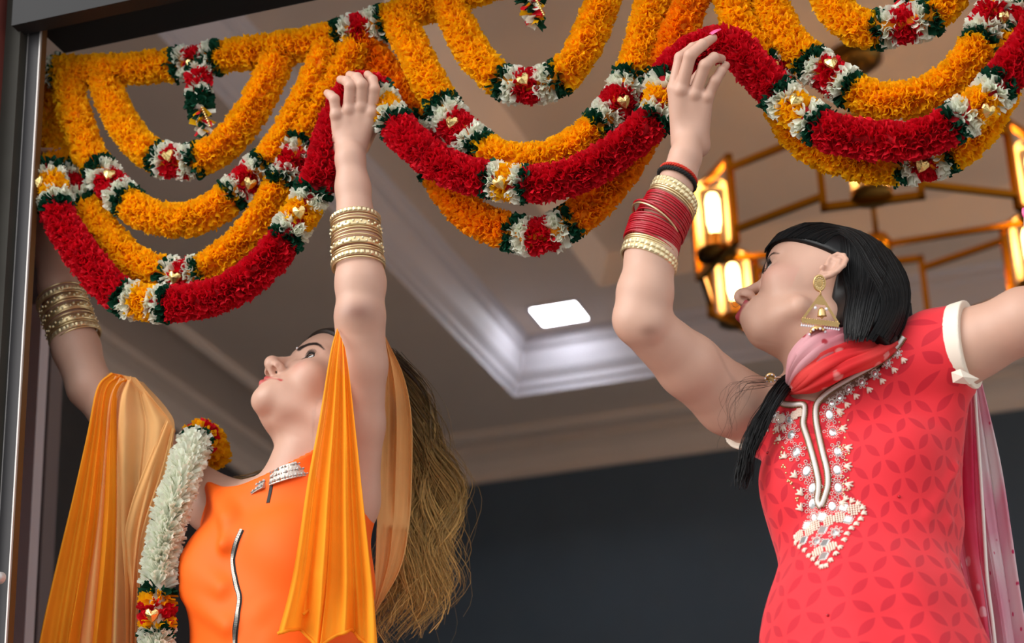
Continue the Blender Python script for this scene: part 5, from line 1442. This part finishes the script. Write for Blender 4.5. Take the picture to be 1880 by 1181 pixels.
def scarf_w2():
    root = W2['root']
    # wrapped round the neck: soft rolls of cloth, overlapping
    top = crom([cs(*p) for p in [(1448,716,2.70),(1452,688,2.665),(1472,644,2.640),(1512,614,2.640),(1580,606,2.668),(1640,608,2.70),(1700,606,2.745)]], 60)
    bot = crom([cs(*p) for p in [(1452,722,2.69),(1476,716,2.645),(1512,700,2.618),(1560,677,2.612),(1608,660,2.622),(1648,636,2.655),(1700,612,2.73)]], 60)
    g = np.random.default_rng(5)
    for f, r, m_ in ((.0, .012, SC_PINK), (.16, .0125, SC_PINK), (.33, .0115, SC_PINK), (.50, .0105, SC_CORAL), (.63, .0105, SC_CORAL), (.77, .0105, SC_CORAL), (.92, .0095, SC_CORAL)):
        v = np.linspace(0, 1, 60); ff = np.clip(f+.05*np.sin(v*7+f*20)*np.sin(math.pi*v), 0, 1)[:, None]
        C = top*(1-ff)+bot*ff; C = C+np.array([0, 0, 1.])*(.004*np.sin(v*9+f*31))[:, None]
        wd = np.linalg.norm(bot-top, axis=1); rr = np.maximum(.0035, r*np.clip(wd/wd.max()*1.45, 0, 1))
        T, N, B = frames(C); a = np.arange(20)*2*math.pi/20; V = []
        for i in range(60):
            rip = 1+.16*np.sin(a*5+v[i]*6+f*40)+.10*np.sin(a*9-v[i]*11)
            V.append(C[i]+rr[i]*rip[:, None]*(np.cos(a)[:, None]*N[i]*1.15+np.sin(a)[:, None]*B[i]*1.0))
        Fc = [(i*20+j, i*20+(j+1) % 20, (i+1)*20+(j+1) % 20, (i+1)*20+j) for i in range(59) for j in range(20)]
        mesh_obj('scarf_roll', c2w(np.concatenate(V)), Fc, m_, root)
    # over the near shoulder and down behind
    V, Q = sheet_geo([(1690,606,2.72),(1722,610,2.77),(1752,660,2.79),(1768,720,2.79),(1762,840,2.765),(1772,950,2.735),(1796,1080,2.70),(1815,1215,2.665)],
                     [(1692,600,2.74),(1745,604,2.80),(1785,640,2.81),(1806,720,2.81),(1836,850,2.78),(1856,980,2.745),(1872,1090,2.715),(1892,1215,2.68)], 60, 90, 2.1, lambda v: .004+.012*v, seed=45)
    mesh_obj('scarf_fall', c2w(V), Q, SC_WHITE, root)
    V, Q = sheet_geo([(1755,680,2.765),(1756,740,2.755),(1748,830,2.74),(1742,910,2.72),(1752,1000,2.70),(1772,1090,2.675),(1790,1215,2.645)],
                     [(1788,690,2.775),(1792,760,2.76),(1798,860,2.745),(1804,950,2.725),(1812,1060,2.695),(1822,1140,2.675),(1830,1215,2.655)], 40, 80, 1.8, lambda v: .004+.008*v, seed=46)
    mesh_obj('scarf_fall', c2w(V), Q, SC_MAG, root)
    b = MB(); P = crom([cs(1788,690,2.773), cs(1792,760,2.758), cs(1799,860,2.742), cs(1805,950,2.722), cs(1812,1060,2.692), cs(1822,1140,2.672), cs(1830,1215,2.652)], 60)
    b.tube(c2w(P), .0026, 6); b.build('scarf_edging', PIPE, root)
scarf_w2()
PEARL = mat('pearl', (236, 230, 236), .18); EG = mat('earring_gold', (228, 190, 128), .32, metal=.9, bump=.25, scale=900)
def earring(px, py, D, s_, label, full=True):
    """s_: pixels to metres; drawn hanging in the picture plane of the ear"""
    k = D/F_PX; e1 = np.array([1.0, 0, 0]); e2 = np.array([0, 1.0, 0]); e1 = e1+np.array([0, -.06, 0]); n_ = np.array([0, 0, 1.0])
    O = cs(px, py, D); X = lambda x, y, z=0.: O+e1*x*k*s_-e2*y*k*s_+n_*z
    root = empty('earring', c2w(X(0, 150, 0)), label, 'earring')
    if full:
        V, Fc = lathe_geo([(0, .003), (.004, .0032), (.0075, .0022), (.0082, .003), (.0098, .0026), (.0103, .0005), (.0098, -.001), (0, -.001)], X(0, 0), n_+np.array([.15, 0, 0]), 24)
        c0 = X(0, 0); V = c0+(V-c0)*np.array([.86, 1.12, 1]); st = mesh_obj('stud', c2w(V), Fc, EG, root)
        b = MB()
        for i in range(14): t = i*2*math.pi/14; b.ball(c2w(X(0, 0, .003)+np.array([math.cos(t)*.0052, math.sin(t)*.007, 0])), .0010, 6, 4)
        o = b.build('stud_beads', PALEG, st); o['kind'] = 'stuff'
        V, Fc = ring_geo(X(2, 17, .0), np.array([1., .2, 0]), .0030, [(math.cos(a)*.0008, math.sin(a)*.0008) for a in np.arange(6)*math.pi/3], 16); mesh_obj('link_ring', c2w(V), Fc, EG, root)
        T, Lc, Rc = X(2, 22), X(-32, 70), X(36, 74)
        for a, b_ in ((T, Lc), (T, Rc)): m = MB(); m.bar(c2w(a), c2w(b_), .0032, .0028, up=c2w(n_)-c2w(np.zeros(3))); m.build('frame_bar', EG, root, False)
        m = MB(); m.bar(c2w(Lc), c2w(Rc), .0062, .0036, up=c2w(n_)-c2w(np.zeros(3))); bb = m.build('base_bar', EG, root, False)
        m = MB()
        for i in range(16):
            for j in (-1, 1): m.ball(c2w(Lc+(Rc-Lc)*(i+.5)/16+e2*j*.0030+n_*.001), .0011, 6, 4)
        o = m.build('bar_beads', EG, bb); o['kind'] = 'stuff'
        V = [X(2, 24, -.001), X(-10, 39, -.001), X(13, 40, -.001), X(2, 24, .0015), X(-10, 39, .0015), X(13, 40, .0015)]
        mesh_obj('filigree_plate', c2w(np.array(V)), [(0,2,1),(3,4,5),(0,1,4,3),(1,2,5,4),(2,0,3,5)], EG, root, False)
        for x, y in ((-7, 46), (13, 47)): m = MB(); m.ball(c2w(X(x, y, .001)), .0022, 8, 6); m.build('pearl', PEARL, root)
        V, Fc = lathe_geo([(0, 0), (.002, -.0005), (.0048, -.004), (.0058, -.0105), (.0066, -.0125), (.0058, -.0120), (0, -.0045)], X(4, 44), UPC*.9+n_*.25, 18); be = mesh_obj('bell', c2w(V), Fc, EG, root)
        m = MB(); m.ball(c2w(X(5, 62)), .0022, 8, 6); m.build('clapper', EG, be)
        for i in range(17):
            if 5 < i < 10: continue
            q = Lc+(Rc-Lc)*(i/16.)-e2*.0068; m = MB(); m.ball(c2w(q), .00165, 8, 6); m.tube(c2w(np.array([q, q+e2*.004])), .0004, 4); m.build('pearl', PEARL, root)
        y0 = 80
    else: y0 = 0
    q_ = .85 if full else .55
    c = X(-4 if full else 0, y0+10); ax = UPC*.85-n_*.55
    V, Fc = lathe_geo([(a*q_, b*q_) for a, b in [(.002, .010), (.006, .008), (.0115, .002), (.0125, -.004), (.0105, -.004), (.0095, .0), (.004, .005)]], c, ax, 22); j = mesh_obj('jhumka_dome', c2w(V), Fc, EG, root)
    axn = ax/np.linalg.norm(ax); u = np.cross(axn, (0, 1, 0)); u /= np.linalg.norm(u); v = np.cross(axn, u)
    for i in range(14):
        t = i*2*math.pi/14; m = MB(); m.ball(c2w(c-axn*.0055*q_+(u*math.cos(t)+v*math.sin(t))*.0122*q_), .0021*q_, 8, 6); m.build('bead', PEARL if i % 2 else EG, j)
earring(1504, 520, 2.628, 1.0, 'gold triangle drop earring with pearls and bell on the visible ear', True)
earring(1414, 682, 2.66, 1.0, 'small gold and pearl earring beside the black lock of hair', False)
for W_, q in ((W1, (0, .0985, .043)), (W2, (0, .0985, .043))):
    p_, _ = drop_to(W_['to_c'](np.array([q])), W_['body'], .0006); m = MB(); m.ball(c2w(p_[0]), .0019, 8, 6); m.build('bindi', PEARL, W_['bodyobj'])
V, Fc = ring_geo(cs(1350,556,2.755), np.array([.5, .1, .8]), .0062, [(math.cos(a)*.0004, math.sin(a)*.0004) for a in np.arange(5)*2*math.pi/5], 24); mesh_obj('nose_ring', c2w(V), Fc, GOLD, W2['bodyobj'])
# bangles on the raised forearm, tilted in two bunches
def stack2():
    who = 'raised arm of woman in coral'
    E = lambda px, py, d: cs(px, py, d)
    base = cs(1246,330,2.723)-cs(1190,480,2.662); base /= np.linalg.norm(base)
    t1 = base+np.array([.30, .0, .05]); t2 = base+np.array([.05, 0, .10])
    rows = []
    def add(kind, px, py, d, ax, R): rows.append((kind, cs(px, py, d), ax, R))
    add('carved', 1239, 357, 2.713, t1, .0335); add('carved', 1236, 366, 2.710, t1, .0342)
    add('thin', 1233, 373, 2.706, t1, .0348); add('thin', 1231, 377, 2.704, t1, .0350)
    for i in range(9): add('red', 1228-i*2.1, 382+i*4.3, 2.702-i*.0016, t1+np.array([rnd.uniform(-.03, .03), 0, rnd.uniform(-.03, .03)]), .0352+i*.0002)
    add('red', 1206, 407, 2.690, t1+np.array([.12, 0, 0]), .0395); add('thin', 1204, 412, 2.688, t1+np.array([.12, 0, 0]), .0395)
    for i in range(9): add('red', 1204-i*1.1, 419+i*3.9, 2.687-i*.0016, t2+np.array([rnd.uniform(-.04, .04), 0, rnd.uniform(-.03, .03)]), .0368+i*.0001)
    add('red', 1196, 455, 2.672, t2+np.array([.1, 0, 0]), .0372)
    for i in range(3): add('thin', 1195-i*.6, 458+i*3.6, 2.671-i*.001, t2, .0372)
    add('carved', 1193, 470, 2.667, t2, .0372); add('carved', 1191, 479, 2.664, t2, .0376)
    for kind, c, ax, R in rows:
        nm = dict(thin='thin gold bangle', red='red glass bangle', carved='notched gold bangle')[kind]
        bangle('bangle', c, ax, R, kind, *bangle_label(nm, who))
stack2()
THR = mat('red_thread', (206, 48, 26), .85, var=.2, scale=200); THB = mat('black_thread', (18, 16, 16), .85)
for nm, c, R, r, m_, lab, jit in (('thread_bracelet', cs(1246,322,2.724), .0255, .0024, THR, 'twisted red thread bracelet round the wrist above the red bangles', .0012), ('thread_bracelet', cs(1243,330,2.721), .0265, .0030, THB, 'black cord bracelet under the red thread on the same wrist', .0002)):
    ax = cs(1258,290,2.735)-cs(1225,385,2.70)+np.array([.012, 0, .0]); ax /= np.linalg.norm(ax); u = np.cross(ax, (0, 0, 1.)); u /= np.linalg.norm(u); v = np.cross(ax, u)
    b = MB(); n = 70
    for st in range(3):
        t = np.arange(n)*2*math.pi/n; tw = t*14+st*2.1
        P = c+(np.cos(t)[:, None]*u+np.sin(t)[:, None]*v)*(R+np.cos(tw)*r*.5)[:, None]+ax*(np.sin(tw)*r*.5)[:, None]
        b.tube(c2w(P), r*.62, 6, closed=True)
    o = b.build(nm, m_); rebase(o); tag(o, lab, 'bracelet')
